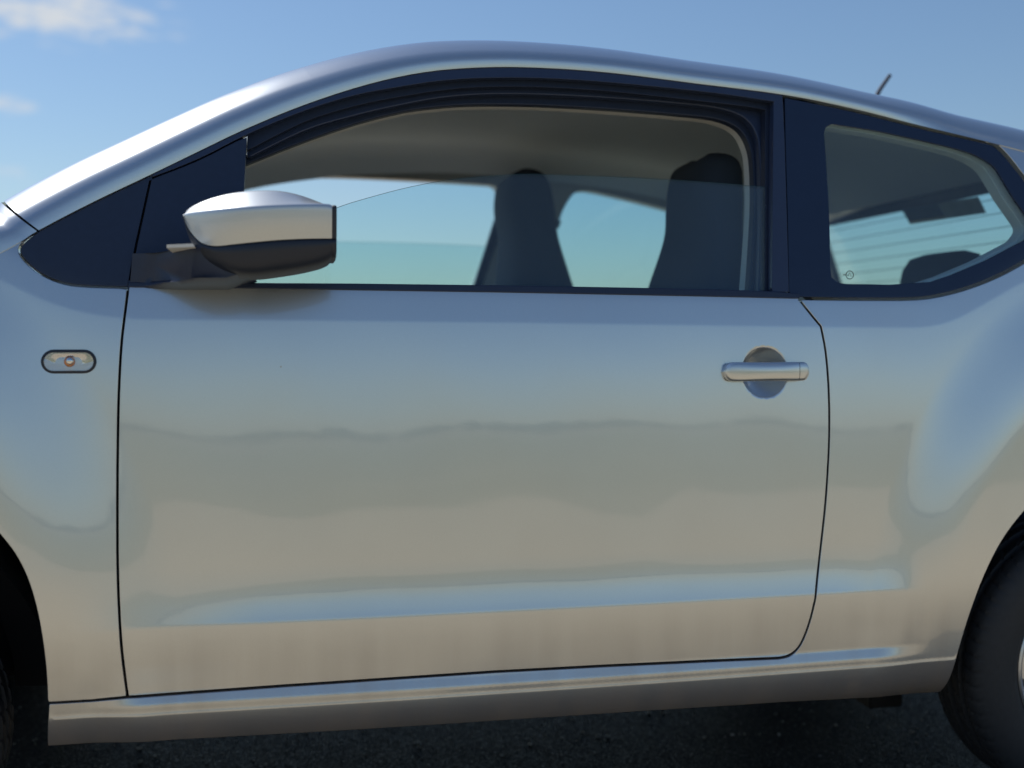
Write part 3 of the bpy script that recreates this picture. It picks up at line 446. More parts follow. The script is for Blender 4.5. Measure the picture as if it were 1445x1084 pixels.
# ------------------------------------------------------------------ ground, fields, hills and the line of trees behind the photographer
def sheet(name, x0, x1, y0, y1, z, mat, nx=2, ny=2):
    rows = [[(x0+(x1-x0)*i/nx, y0+(y1-y0)*j/ny, z) for i in range(nx+1)] for j in range(ny+1)]
    return grid_mesh(name, rows, mat, None, flip=False)
def ground_mat(name, cols, scale, bump=.5, dist=.02, rough=.95, detail=8):
    m, N, L, P = new_mat(name); P.inputs['Roughness'].default_value = rough; P.inputs['Specular IOR Level'].default_value = .25
    tc = N.new('ShaderNodeTexCoord')
    n1 = N.new('ShaderNodeTexNoise'); n1.inputs['Scale'].default_value = scale; n1.inputs['Detail'].default_value = detail; n1.inputs['Roughness'].default_value = .65
    L.new(tc.outputs['Object'], n1.inputs['Vector'])
    cr = N.new('ShaderNodeValToRGB'); e = cr.color_ramp.elements
    e[0].position = .3; e[0].color = (*cols[0], 1); e[1].position = .72; e[1].color = (*cols[-1], 1)
    for i, c in enumerate(cols[1:-1]):
        k = e.new(.3+.42*(i+1)/(len(cols)-1)); k.color = (*c, 1)
    L.new(n1.outputs['Fac'], cr.inputs[0]); L.new(cr.outputs[0], P.inputs['Base Color'])
    b = N.new('ShaderNodeBump'); b.inputs['Strength'].default_value = bump; b.inputs['Distance'].default_value = dist
    L.new(n1.outputs['Fac'], b.inputs['Height']); L.new(b.outputs[0], P.inputs['Normal'])
    return m
def asphalt_mat():
    m, N, L, P = new_mat('asphalt'); P.inputs['Specular IOR Level'].default_value = .12
    tc = N.new('ShaderNodeTexCoord')
    vo = N.new('ShaderNodeTexVoronoi'); vo.inputs['Scale'].default_value = 230; L.new(tc.outputs['Object'], vo.inputs['Vector'])
    nz = N.new('ShaderNodeTexNoise'); nz.inputs['Scale'].default_value = 1.1; nz.inputs['Detail'].default_value = 6; L.new(tc.outputs['Object'], nz.inputs['Vector'])
    sp = N.new('ShaderNodeSeparateColor'); L.new(vo.outputs['Color'], sp.inputs[0])
    cr = N.new('ShaderNodeValToRGB'); e = cr.color_ramp.elements
    e[0].position = 0; e[0].color = (.010, .011, .014, 1); e[1].position = 1; e[1].color = (.20, .20, .195, 1)
    k = e.new(.6); k.color = (.015, .016, .019, 1); k = e.new(.955); k.color = (.030, .031, .033, 1)
    L.new(sp.outputs[0], cr.inputs[0])
    dm = N.new('ShaderNodeMapRange'); dm.inputs['From Min'].default_value = .35; dm.inputs['From Max'].default_value = .75; dm.inputs['To Max'].default_value = .05
    L.new(nz.outputs['Fac'], dm.inputs['Value'])
    mx = N.new('ShaderNodeMix'); mx.data_type = 'RGBA'; mx.inputs['B'].default_value = (.20, .17, .135, 1)
    L.new(dm.outputs[0], mx.inputs['Factor']); L.new(cr.outputs[0], mx.inputs['A']); L.new(mx.outputs['Result'], P.inputs['Base Color'])
    # each stone tilts its own way, so some of them glint
    b = N.new('ShaderNodeBump'); b.inputs['Strength'].default_value = .8; b.inputs['Distance'].default_value = .003
    L.new(vo.outputs['Distance'], b.inputs['Height']); b.invert = True; L.new(b.outputs[0], P.inputs['Normal'])
    rr = N.new('ShaderNodeMapRange'); rr.inputs['To Min'].default_value = .4; rr.inputs['To Max'].default_value = .85; L.new(sp.outputs[1], rr.inputs['Value']); L.new(rr.outputs[0], P.inputs['Roughness'])
    return m
ground = tag(sheet('ground', -4000, 4000, -4000, 4000, -.012, ground_mat('dry_ground', [(.24, .19, .12), (.30, .25, .165), (.20, .18, .10)], .15), 8, 8), kind='structure')
lot = tag(sheet('car_park', -40, 40, -.42, 2.3, 0, asphalt_mat()), kind='structure')
verge = tag(sheet('gravel_verge', -200, 200, -14, -.42, -.004, ground_mat('gravel', [(.50, .395, .25), (.68, .54, .345), (.58, .46, .295)], 6.)), kind='structure')
tag(sheet('bounce_gravel', -200, 200, 2.3, 60, -.004, bpy.data.materials['gravel']), kind='structure')  # unseen pale gravel, added to bounce light up to the headliner
def ragged(name, x0, x1, y0, edge, z, mat, n=240):
    rows = [[(x0+(x1-x0)*i/n, y0, z) for i in range(n+1)], [(x0+(x1-x0)*i/n, edge(x0+(x1-x0)*i/n), z) for i in range(n+1)]]
    return grid_mesh(name, rows, mat, None)
meadow = tag(ragged('meadow', -90, 90, -60, lambda x: -7.6+.9*math.sin(x*.9)+.6*math.sin(x*2.3+1)+.35*math.sin(x*5.1), -.0025, ground_mat('meadow_grass', [(.15, .165, .075), (.26, .255, .13), (.33, .29, .165)], .35)), kind='structure')
field = tag(sheet('field', -1500, 1500, -420, -60, -.006, ground_mat('stubble', [(.25, .225, .125), (.37, .32, .19), (.30, .27, .155)], .02)), kind='structure')
def tree_line():
    bm = bmesh.new()
    x = -420.
    while x < 460:
        h = random.uniform(3.6, 6.2)*(1.35 if random.random() < .12 else 1)*(1+.35*math.sin(x*.021)+.2*math.sin(x*.063+1)); y = -random.uniform(380, 440)
        for k in range(3):
            mtx = Matrix.Translation((x+random.uniform(-3, 3), y+random.uniform(-3, 3), h*random.uniform(.35, .62))) @ Matrix.Diagonal((random.uniform(3, 6), random.uniform(3, 5), h*random.uniform(.32, .5), 1))
            r = bmesh.ops.create_icosphere(bm, subdivisions=2, radius=1, matrix=mtx)
            for v in r['verts']: v.co += Vector((random.uniform(-.5, .5), random.uniform(-.5, .5), random.uniform(-.4, .4)))
        x += random.uniform(4, 9)
    me = bpy.data.meshes.new('far_off_wood'); bm.to_mesh(me); bm.free()
    o = link('far_off_wood', me, ground_mat('foliage', [(.035, .05, .02), (.06, .075, .03), (.09, .10, .045)], .5))
    return tag(o, 'low dark line of far-off trees beyond the dry fields', 'wood', kind='stuff')
tree_line()

def stones():
    bm = bmesh.new()
    for k in range(1500):
        x = random.uniform(-1.0, 2.2); y = -.3+2.4*random.random(); r = random.choice((.0012, .0016, .002, .003, .0045))*random.uniform(.7, 1.2)
        q = bmesh.ops.create_icosphere(bm, subdivisions=1, radius=r, matrix=Matrix.Translation((x, y, r*.5)) @ Matrix.Rotation(random.random()*6, 4, 'Z') @ Matrix.Diagonal((random.uniform(.8, 1.5), 1, random.uniform(.5, .9), 1)))
        for v in q['verts']: v.co += Vector((random.uniform(-.2, .2), random.uniform(-.2, .2), random.uniform(-.15, .15)))*r
    me = bpy.data.meshes.new('grit'); bm.to_mesh(me); bm.free()
    return tag(link('grit', me, ground_mat('grit', [(.12, .12, .12), (.32, .30, .27), (.55, .53, .50)], 25.)), 'pale loose grit scattered over the dark asphalt', 'grit', kind='stuff')
stones()
# ------------------------------------------------------------------ the car
car = bpy.data.objects.new('parked_car', None); col.objects.link(car)
car.empty_display_size = .3
tag(car, 'silver three-door hatchback with its front side window half lowered, parked on asphalt', 'car')
FINE = [(.318, .3295, .0023), (.3305, .3385, .0009), (.3405, .376, .0022), (.4655, .492, .0028), (.498, .55, .007)]
fr = lambda n: K[n]
# fender
rail = K['rail_base']; ib = min(range(len(rail)), key=lambda i: abs(rail[i][0]-K['dlo_front'][0][0]))
# close over the front of the arch as well
aw = [(-.745+.41*math.cos(a), .31+.41*math.sin(a)) for a in np.linspace(R(176), R(60), 24)]
cut = [p for p in K['arch_front'] if p[1] > K['gap_sill_front'][-1][1]]
fender_out = list(reversed(K['gap_sill_front']))+list(reversed(K['gap_front']))[1:]+list(reversed(K['dlo_front']))[1:]
fender_out += [(rail[i][0]+K['rail_normal'][i][0]*.004, rail[i][1]+K['rail_normal'][i][1]*.004) for i in range(ib-1, -1, -1)]+[(-1.20, .98), (-1.23, .70), (-1.22, .40), (-1.16, .30)]+aw+[p for p in cut if p[0] > aw[-1][0]+.01]
fender = panel('fender', fender_out, car, M['paint'], gap=.0017, h=.012, fine=FINE, belt_rows=True)
# door
hp = [(HANDLE[0]+HANDLE[2]*r*math.cos(a), HANDLE[1]+HANDLE[2]*r*math.sin(a)) for r in np.linspace(.1, 1.08, 15) for a in np.linspace(0, 2*math.pi, 44, endpoint=False)]
door_out = list(K['gap_sill'])+[]
door_out = list(reversed(K['gap_sill']))+list(reversed(K['gap_rear']))[1:]+[(p[0], p[1]+.005) for p in reversed(K['belt_low'])]+K['gap_front'][1:-1]
door = panel('door', door_out, car, M['paint'], gap=.0017, h=.0105, fine=FINE, belt_rows=True, extra=np.array(hp))
# rear quarter and sill are one pressing
sill_top = list(reversed(K['gap_sill_front']))+list(reversed(K['gap_sill']))[1:]+list(reversed(K['gap_rear']))[1:]
ir = max(i for i in range(len(rail)) if rail[i][0] <= K['dlo_rear'][-1][0]+.0001)
rear_end = [(1.93, .98), (1.99, .80), (2.0, .45), (1.96, .36)]
ar2 = [(1.61+.405*math.cos(a), .30+.405*math.sin(a)) for a in np.linspace(R(8), R(100), 20)]
body_out = list(reversed(K['sill_bottom']))+[]
body_out = list(K['sill_bottom'])+list(reversed([p for p in K['arch_rear'] if p[0] < ar2[-1][0]-.01]))[1:]+ar2[::-1]+rear_end[::-1]
body_out += [(rail[i][0]+K['rail_normal'][i][0]*.004, rail[i][1]+K['rail_normal'][i][1]*.004) for i in range(len(rail)-1, ir, -1)]+list(reversed(K['dlo_rear']))+list(K['gap_rear'])[1:]+list(K['gap_sill'])[1:]+list(K['gap_sill_front'])[1:]
side = panel('body_side', body_out, car, M['paint'], gap=.0017, h=.012, fine=FINE, belt_rows=True)
# dark shell added behind the gaps so they read black
inner = [(-1.0, .36), (-.62, .78), (-.40, .72), (-.33, .50), (-.33, .31), (1.22, .31), (1.26, .50), (1.35, .66), (1.5, .78), (1.7, .80), (1.75, 1.0), (1.2, .985), (-.12, .985), (-.14, 1.012), (-.34, 1.012), (-.40, 1.03), (-.9, 1.0)]
panel('gap_backing', inner, car, M['dark'], off=.022, depth=.004, h=.04)

# roof rail: from the bonnet edge along the windscreen pillar and over the doors
def rail_section(i, n=30):
    (x, z), (nx, nz), Ln = rail[i], K['rail_normal'][i], K['rail_len'][i]
    Y = zS(x, z, -.002); hh = 0; pts = [(Y, 0.)]
    for k in range(n):
        a = R(rail_angle(x, (k+.5)/n))
        Y += math.sin(a)*Ln/n; hh += math.cos(a)*Ln/n; pts.append((Y, hh))
    # tucked return at the lower edge
    return [(x-nx*.001, zS(x, z, .010), z-nz*.001), (x-nx*.0012, zS(x, z, .0015), z-nz*.0012)]+[(x+nx*h, Y, z+nz*h) for Y, h in pts]
secs = [rail_section(i) for i in range(len(rail))]
# the shut line between bonnet and pillar leans back, so the stations near it do too
for i in range(len(rail)):
    w = 1-float(sstep(-.40, -.10, rail[i][0]))
    nx, nz = K['rail_normal'][i]; tx, tz = nz, -nx
    secs[i] = [(x-tx*.34*w*max(0, (x-rail[i][0])*nx+(z-rail[i][1])*nz), y, z-tz*.34*w*max(0, (x-rail[i][0])*nx+(z-rail[i][1])*nz)) for x, y, z in secs[i]]
def crown(sec, n=14, mirror_half=True):
    """carry a section on over the roof to the far side"""
    p = sec[-1]; Yc = WID/2; o = []
    for k in range(1, n+1):
        u = k/n; y = p[1]+(Yc-p[1])*u; rise = .030*(1-(1-u)**2)
        o.append((p[0]-shift(p[0])*.5*u, y, p[2]+rise))
    return o
gb = K['gap_bonnet']
def shift(x): return .22*(1-float(sstep(.05, .48, x)))
def far(p): return (p[0]-shift(p[0]), WID-p[1], p[2])        # the pillar of the far side stands a little further forward
def skin(name, i0, i1, over, mat=M['paint']):
    rows = []
    for i in range(i0, i1):
        r = list(secs[i])
        if over(i):
            c = crown(secs[i]); d = shift(secs[i][-1][0]); x0 = secs[i][-1][0]
            r += c
            r += [(x0-d*(1-.5*(k+1)/len(c)), WID-q[1], q[2]) for k, q in reversed(list(enumerate(c[:-1])))]
            r += [(q[0]-d, WID-q[1], q[2]) for q in reversed(secs[i])]
        rows.append(r)
    return rows
I_gap = min(range(len(rail)), key=lambda i: abs(rail[i][0]-gb[-1][0]))
X_HEAD = .09
I_head = min(range(len(rail)), key=lambda i: abs(rail[i][0]-X_HEAD))
I_end = len(rail)
I_rear = min(range(len(rail)), key=lambda i: abs(rail[i][0]-1.70))
grid_mesh('roof', skin('roof', I_head, I_rear+1, lambda i: True), M['paint'], car, flip=True, sharp=50)
grid_mesh('tail_pillar', [secs[i] for i in range(I_rear, I_end)], M['paint'], car, flip=True, sharp=50)
grid_mesh('windscreen_pillar', [secs[i] for i in range(I_gap, I_head+1)], M['paint'], car, flip=True, sharp=50)
grid_mesh('windscreen_pillar', [[far(q) for q in secs[i]] for i in range(I_gap, I_head+1)], M['paint'], car, sharp=50)
bon = skin('bonnet', 0, I_gap, lambda i: True)
# bonnet stops a shut-line short of the pillar
f_ = skin('bonnet', I_gap, I_gap+1, lambda i: True)[0]
dgap = math.dist(bon[-1][4], f_[4]); bon.append([tuple(np.array(a)*(.0034/dgap)+np.array(b)*(1-.0034/dgap)) for a, b in zip(bon[-1], f_)])
sub = []
for i in (I_gap-1, I_gap, I_gap+1): nx, nz = K['rail_normal'][i]; sub.append([(x-nx*.006, y+.008, z-nz*.006) for x, y, z in secs[i]])
grid_mesh('gap_backing', sub, M['dark'], car, flip=True)
grid_mesh('bonnet', bon, M['paint'], car, flip=True, sharp=50)
ws = []
for i in range(I_gap, I_head+1):
    a = secs[i][-1]; ws.append([(a[0]-shift(a[0])*k/12-.05*math.sin(math.pi*k/12), a[1]+(WID-2*a[1])*k/12, a[2]+.01*math.sin(math.pi*k/12)) for k in range(13)])
grid_mesh('windscreen', ws, M['glass'], car, flip=True)
# nose
nose = []
for u in np.linspace(0, 1, 9):
    x = -1.06-.32*math.sin(u*math.pi/2); s = math.cos(u*math.pi/2)**.5
    nose.append([(x+.10*(abs(v)**2), WID/2+v*(WID/2-.03)*(.80+.20*s), zz) for v, zz in [(vv, .93*(1-u)+.30*u) for vv in np.linspace(-1, 1, 21)]])
grid_mesh('bumper', nose, M['paint'], car)

# trim of the front corner and mirror base
tri = [p for p in K['dlo_front']]
sail_gap = K['gap_sail']
corner = list(reversed(K['dlo_front']))+[rail[i] for i in range(ib+1, len(rail)) if rail[i][0] < sail_gap[0][0]]+sail_gap[:-1]
panel('corner_trim', corner, car, M['black_satin'], off=.001, gap=.0015, h=.012)
fi = K['frame_inner']
frame_low = [p for p in fi if p[0] < K['sail_edge'][0][0]]
se = list(K['sail_edge'])
sail = [(p[0]+.0005, p[1]) for p in sail_gap]+[K['belt_high'][0]]+[p for p in K['belt_high'] if p[0] < K['sail_edge'][-1][0]]+list(reversed(se))+list(reversed([p for p in fi if sail_gap[0][0]-.004 < p[0] < K['sail_edge'][0][0]-.001]))
panel('mirror_triangle', sail, car, M['black_satin'], off=.002, gap=.0012, h=.012, depth=.02)
back = list(reversed(K['dlo_front']))+[rail[i] for i in range(ib+1, len(rail)) if rail[i][0] < se[0][0]-.006]+[(p[0]-.004, p[1]) for p in se]
panel('gap_backing', back, car, M['dark'], off=.014, depth=.003, gap=.002, h=.03)
# window frame of the door, from the mirror triangle over the glass to the rear post
rr = [p for p in rail if sail_gap[0][0]+.002 < p[0] < K['frame_rear_out'][0][0]-.006]
fx = sail_gap[0][0]+.0012
zi = lambda c, x: float(np.interp(x, [p[0] for p in c], [p[1] for p in c]))
frame_out = [(fx, zi(rail, fx))]+[q for q in rr]+K['frame_rear_out']+list(reversed(K['frame_rear']))+list(reversed([p for p in fi if p[0] > sail_gap[0][0]+.002]))[1:]+[(fx, zi(fi, fx))]
panel('window_frame', frame_out, car, M['frame'], off=-.0005, gap=.0008, h=.01, depth=.018)
def band(name, outer, inner_, mat, off, depth, widen=.012, bev=.001):
    """a strip of trim between two open curves"""
    o = np.array(outer); i = np.array(inner_)
    panel(name, [tuple(v) for v in o]+[tuple(v) for v in i[::-1]], car, mat, off=off, gap=0, h=.012, depth=depth, bev=bev)
def widen(c, d):
    c = np.array(c); t = np.gradient(c, axis=0); t /= np.hypot(t[:, 0], t[:, 1])[:, None]
    return [tuple(v) for v in c+np.stack([-t[:, 1], t[:, 0]], 1)*d]
chan = [p for p in K['channel_inner']]+K['channel_rear'][1:]
chan_o = [p for p in fi if p[0] > K['channel_inner'][0][0]-.01]
chan_o = [(p[0]-.001, p[1]+.006) for p in chan_o[:-1]]+[(p[0]+.006, p[1]+(.006 if k == 0 else 0)) for k, p in enumerate(K['frame_rear'])]
band('glass_channel', chan_o, chan, M['rubber'], .020, .02)
band('inner_frame', [(p[0], p[1]+.008) for p in K['channel_inner'][:-1]]+[(p[0]+.008, p[1]+(.008 if k == 0 else 0)) for k, p in enumerate(K['channel_rear'])], K['inner_frame_edge'], M['frame'], .043, .02, bev=.003)
band('door_seal', widen(K['inner_frame_edge'], .012), K['seal_edge'], M['rubber'], .065, .02, bev=.003)
band('pillar_trim', widen(K['seal_edge'], .012), K['trim_edge'], M['trim_grey'], .085, .03)
# belt moulding
belt = list(K['belt_low'])+list(reversed(K['belt_high']))
panel('belt_trim', belt, car, M['black_satin'], off=-.003, gap=.0003, h=.01, depth=.02, bev=.002)
# glass
dg = panel('window_glass', K['door_glass'], door, M['glass'], off=.020, gap=0, h=.03, depth=.0040, bev=.0009, back=True, edge_mat=M['glass_edge'])
tag(dg, 'half lowered tinted pane of the door')
qc = K['quarter_clear']
qw_rim = panel('quarter_window', K['quarter_outer'], car, M['black_gloss'], off=.001, gap=.0012, h=.012, depth=.006, holes=[qc], bev=.0008)
panel('window_glass', [p for p in qc], qw_rim, M['glass'], off=.003, gap=-.003, h=.03, depth=.004, bev=.0003, back=True)
gmx, gmz = K['door_glass_mark'][0]
tube('glass_mark', [(gmx+.0075*math.cos(a), zS(gmx, gmz)+.0022, gmz+.0075*math.sin(a)) for a in np.linspace(0, 2*math.pi, 25)], .0007, M['steel'], qw_rim, 6)
tube('glass_mark', [(gmx-.004, zS(gmx, gmz)+.0022, gmz-.002), (gmx, zS(gmx, gmz)+.0022, gmz+.004), (gmx+.003, zS(gmx, gmz)+.0022, gmz-.003)], .0007, M['steel'], qw_rim, 6)
tube('glass_mark', [(gmx-.013, zS(gmx, gmz)+.0022, gmz), (gmx-.0085, zS(gmx, gmz)+.0022, gmz)], .0007, M['steel'], qw_rim, 6)
def shrink(c, d):
    q = np.array(clean(c)); q = q if area(q) > 0 else q[::-1]
    return [tuple(v) for v in inset(resample(q, .02), d)[0]]
panel('quarter_trim', shrink(qc, -.05), car, M['trim_grey'], off=.03, gap=0, h=.02, depth=.03, holes=[shrink(qc, -.001)])

# side indicator
ind = K['indicator']
def pill(hw, hh, n=14):
    r = hh; c = hw-hh
    return [(c+r*math.cos(a), r*math.sin(a)) for a in np.linspace(-math.pi/2, math.pi/2, n)]+[(-c+r*math.cos(a), r*math.sin(a)) for a in np.linspace(math.pi/2, 3*math.pi/2, n)]
icx, icz = ind[0]; ihw = (ind[2][0]-ind[1][0])/2; ihh = (ind[3][1]-ind[4][1])/2; icx = (ind[1][0]+ind[2][0])/2
indicator = bpy.data.objects.new('side_indicator', None); col.objects.link(indicator); indicator.parent = car
def dome(name, hw, hh, y0, y1, mat, parent, steps=6):
    rows = []
    for k in range(steps+1):
        u = k/steps; s = math.sqrt(max(1-u*u, 0)) if k < steps else .02
        rows.append([(icx+a*(1-(1-s)*hh/hw*1.0) if False else icx+a*(.55+.45*s if hw > hh*1.5 else s), zS(icx, icz)+y0+(y1-y0)*u, icz+b*s) for a, b in pill(hw, hh)])
    return grid_mesh(name, rows, mat, parent, closed_u=True, cap=True)
rimv = []
for hw, hh, y in [(ihw+.0008, ihh+.0008, .002), (ihw, ihh, -.0035), (ihw-.0035, ihh-.0035, -.0042), (ihw-.0045, ihh-.0045, .001)]:
    rimv.append([(icx+a, zS(icx, icz)+y, icz+b) for a, b in pill(hw, hh)])
grid_mesh('indicator_rim', rimv, M['black_plastic'], indicator, closed_u=True, sharp=40)
grid_mesh('reflector', [[(icx+a*s, zS(icx, icz)-.0005+.004*(0 if s > .5 else 1), icz+b*s) for a, b in pill(ihw-.004, ihh-.004)] for s in (1, .92, .55, .3, .02)], M['chrome'], indicator, closed_u=True)
bm = bmesh.new(); bmesh.ops.create_uvsphere(bm, u_segments=16, v_segments=10, radius=.0085, matrix=Matrix.Translation((icx+.001, zS(icx, icz)-.001, icz)) @ Matrix.Diagonal((1, .6, 1, 1)))
me = bpy.data.meshes.new('bulb'); bm.to_mesh(me); bm.free(); me.polygons.foreach_set('use_smooth', [True]*len(me.polygons)); link('bulb', me, M['amber'], indicator)
bm = bmesh.new(); bmesh.ops.create_uvsphere(bm, u_segments=12, v_segments=8, radius=.0058, matrix=Matrix.Translation((icx+.002, zS(icx, icz)-.0052, icz+.001)) @ Matrix.Diagonal((1, .5, 1, 1)))
me = bpy.data.meshes.new('bulb_cap'); bm.to_mesh(me); bm.free(); me.polygons.foreach_set('use_smooth', [True]*len(me.polygons)); link('bulb_cap', me, M['chrome'], indicator)
dome('lens', ihw-.0036, ihh-.0036, -.0045, -.0095, M['clear'], indicator)

# door handle: grip and fixed end with the lock
hd = K['handle']; hx0, hx1, hx2 = hd[0][0], hd[1][0], hd[2][0]; hzt, hzb = hd[3][1], hd[4][1]
def grip(name, x0, x1, round0, round1, parent, seg=26):
    rows = []; hh = (hzt-hzb)/2; zc = (hzt+hzb)/2
    for i in range(seg+1):
        u = i/seg; x = x0+(x1-x0)*u
        U = (x-hx0)/(hx2-hx0)
        e = 1.
        if round0: e *= math.sqrt(max(1-max(0, 1-(x-x0)/(hh*.95))**2, .0004))
        if round1: e *= math.sqrt(max(1-max(0, 1-(x1-x)/(hh*.95))**2, .0004))
        b = zS(HANDLE[0], zc+.06)
        out = -.036+.018*abs(2*U-1)**2.2; inn = -.018*(1-abs(2*U-1)**6)+.004*(abs(2*U-1)**6)
        ring = []
        for k in range(20):
            a = 2*math.pi*k/20; ca, sa = math.cos(a), math.sin(a)
            sy = abs(ca)**.75*math.copysign(1, ca); sz = abs(sa)**.8*math.copysign(1, sa)
            yc = (out+inn)/2; yh = (inn-out)/2
            ring.append((x, b+yc+sy*yh*(.35+.65*e), zc+sz*hh*e*(1.0-.10*U*0)))
        rows.append(ring)
    return grid_mesh(name, rows, M['paint'], parent, closed_u=True, cap=True, sharp=60)
grip('door_handle', hx0, hx1-.0006, True, False, door)
grip('handle_end', hx1+.0006, hx2, False, True, door, 12)

# door mirror, folded against the window
mirror = bpy.data.objects.new('door_mirror', None); col.objects.link(mirror); mirror.parent = car
st = spline(K['mirror'], 4)
def mdepth(u): return 1.28*(.52+.48*(1-(1-min(1, u/.62))**2.6)-.10*max(0, u-.5)**2/.25)
cap_t, cap_f, hous = [], [], []
x_l, x_r = st[0][0], st[-1][0]
for s in st:
    x, zt, zc, zb, zl = s; u = (x-x_l)/(x_r-x_l); d = mdepth(max(u, .004)); Y0 = -.012
    f = lambda v: Y0-v*d
    top = spline([(f(.0), zt-.012), (f(.045), zt-.002), (f(.070), zt), (f(.087), zt-(zt-zc)*.42), (f(.1045), zc+.0012)], 6)
    frt = spline([(f(.105), zc+.0008), (f(.1075), zc-(zc-zb)*.10), (f(.1055), zb+(zc-zb)*.45), (f(.1005), zb)], 6)
    low = spline([(f(.090), zb+.004), (f(.099), zb-.0012), (f(.100), zb-(zb-zl)*.35), (f(.088), zb-(zb-zl)*.85), (f(.045), zl), (f(.0), zl+.006)], 6)
    cap_t.append([(x, p[0], p[1]) for p in top]+[(x, p[0], p[1]) for p in frt[1:]]); hous.append([(x, p[0], p[1]) for p in low])
grid_mesh('mirror_cap', cap_t, M['cap_paint'], mirror, flip=True)
grid_mesh('mirror_housing', hous, M['black_plastic'], mirror, flip=True)
ringl = cap_t[-1]+hous[-1]
cy_ = np.mean([p[1] for p in ringl]); cz_ = np.mean([p[2] for p in ringl])
def sc_ring(s, dx): return [(p[0]+dx, cy_+(p[1]-cy_)*s, cz_+(p[2]-cz_)*s) for p in ringl]
grid_mesh('mirror_rim', [sc_ring(1.0, -.001), sc_ring(1.022, .0005), sc_ring(1.022, .0045), sc_ring(.97, .0065), sc_ring(.2, .0065)], M['black_plastic'], mirror, closed_u=True, sharp=40, cap=True, flip=True)
mesh('mirror_glass', [(x_l+.02, -.012, st[6][2]), (x_r-.01, -.012, st[-1][1]-.01), (x_r-.01, -.012, st[-1][4]+.01), (x_l+.03, -.012, st[16][4]+.01)], [(3, 2, 1, 0)], M['chrome'], mirror, smooth=False)
# foot of the mirror on the black triangle
mb = K['mirror_base']; bq = np.array([p for p in mb])
foot = []
for s, y in ((1.06, .035), (1.0, .012), (.95, -.04), (.88, -.095), (.82, -.108)):
    c = bq.mean(0)+np.array([.02*(1-s)/.2*.0, 0]); foot.append([(c[0]+(p[0]-c[0])*s+(.012*(1-s)/.2), .034+(y-.034)*float(sstep(0., .62, (p[0]-bq[:, 0].min())/(bq[:, 0].max()-bq[:, 0].min())+.06)), mb[0][1]+(p[1]-mb[0][1])*(s if p[1] < mb[0][1]-.01 else 1)) for p in resample(bq, .012)])
grid_mesh('mirror_foot', foot, M['black_satin'], mirror, closed_u=True, cap=True, sharp=55)
ml = K['mirror_ledge']
mesh('ledge_sheen', [(x, y, z) for y in (-.128, -.02) for x, z in ml], [(0, 1, 2, 3), (7, 6, 5, 4), (0, 4, 5, 1), (1, 5, 6, 2), (2, 6, 7, 3), (3, 7, 4, 0)], M['trim_grey'], mirror, smooth=False)  # pale strip: the ledge's sky reflection put into its colour

# ------------------------------------------------------------------ the far side, seen through the windows
far_out = [(-.95, .50), (-.40, .70), (-.36, .30), (1.22, .30), (1.30, .62), (1.6, .74), (1.9, .62), (1.98, .80), (1.95, .93), (1.73, .95)]+[(rail[i][0]-shift(rail[i][0]), rail[i][1]) for i in range(I_end-1, I_gap-8, -1) if rail[i][0] < 1.71]
panel('body_side', far_out, car, M['trim_grey'], off=.005, depth=.055, gap=0, h=.03, holes=[K['far_window'], K['far_quarter']], mirror=True, bev=.004, back=True)
panel('window_glass', K['far_glass'], car, M['glass'], off=.018, gap=0, h=.03, depth=.0038, mirror=True, back=True, bev=.0004, edge_mat=M['glass_edge'])
panel('quarter_glass', shrink(K['far_quarter'], -.01), car, M['glass'], off=.012, gap=0, h=.03, depth=.0038, mirror=True, back=True, bev=.0004)
panel('door_seal', K['far_seal'], car, M['rubber'], off=.05, gap=0, h=.02, depth=.02, mirror=True, back=True)
ba = K['far_belt_anchor']
tube('belt_anchor', [(ba[0][0]-.004, WID-.185, ba[0][1]-.006), (ba[0][0]+.010, WID-.19, ba[0][1]), (ba[1][0]+.004, WID-.19, ba[1][1]+.002)], [.010, .008, .005], M['black_plastic'], car)

# headliner: follows the roof a hand's breadth below it
hl = []
for i in range(I_gap+6, I_end):
    s = secs[i]; x, z = rail[i]; nx, nz = K['rail_normal'][i]
    if x > 1.65: break
    a = (x-nx*.012, zS(x, z, .085), z-nz*.012)
    up_ = s[-1][2]-.012+.016*float(sstep(1.3, 1.6, x))
    row = []
    for k in range(25):
        u = k/24; w = 1-abs(2*u-1); rise = 1-(1-min(1, w/(.25-.19*float(sstep(1.0, 1.4, x)))))**2
        row.append((a[0]+(s[-1][0]-a[0])*rise-shift(a[0])*u, a[1]+(WID-2*a[1])*u, a[2]+(up_-a[2])*rise))
    hl.append(row)
grid_mesh('headliner', hl, M['headliner'], car)

# tailgate: frame, glass, heater lines and a sticker
def tgx(z): return 1.72+(1.31-z)*.35
tail = bpy.data.objects.new('tailgate', None); col.objects.link(tail); tail.parent = car
def tg_quad(name, y0, y1, z0, z1, mat, parent, t=.01, dx=0.):
    V = []
    for (z, y) in ((z0, y0), (z0, y1), (z1, y1), (z1, y0)):
        V.append((tgx(z)+dx, y, z))
    V += [(v[0]+t, v[1], v[2]+t*.35) for v in V]
    return mesh(name, V, [(0, 1, 2, 3), (7, 6, 5, 4), (0, 4, 5, 1), (1, 5, 6, 2), (2, 6, 7, 3), (3, 7, 4, 0)], mat, parent, smooth=False)
tg_quad('tailgate_header', .10, WID-.10, 1.288, 1.317, M['black_satin'], tail, .02, -.012)
tg_quad('tailgate_trim', .10, WID-.10, 1.318, 1.37, M['trim_grey'], tail, .02, -.012)
tg_quad('tailgate_side', .06, .16, .98, 1.306, M['black_satin'], tail, .02)
tg_quad('tailgate_side', WID-.10, WID-.03, .98, 1.306, M['black_satin'], tail, .02)
tg_quad('tailgate_panel', .04, WID-.04, .36, .98, M['paint'], tail, .03)
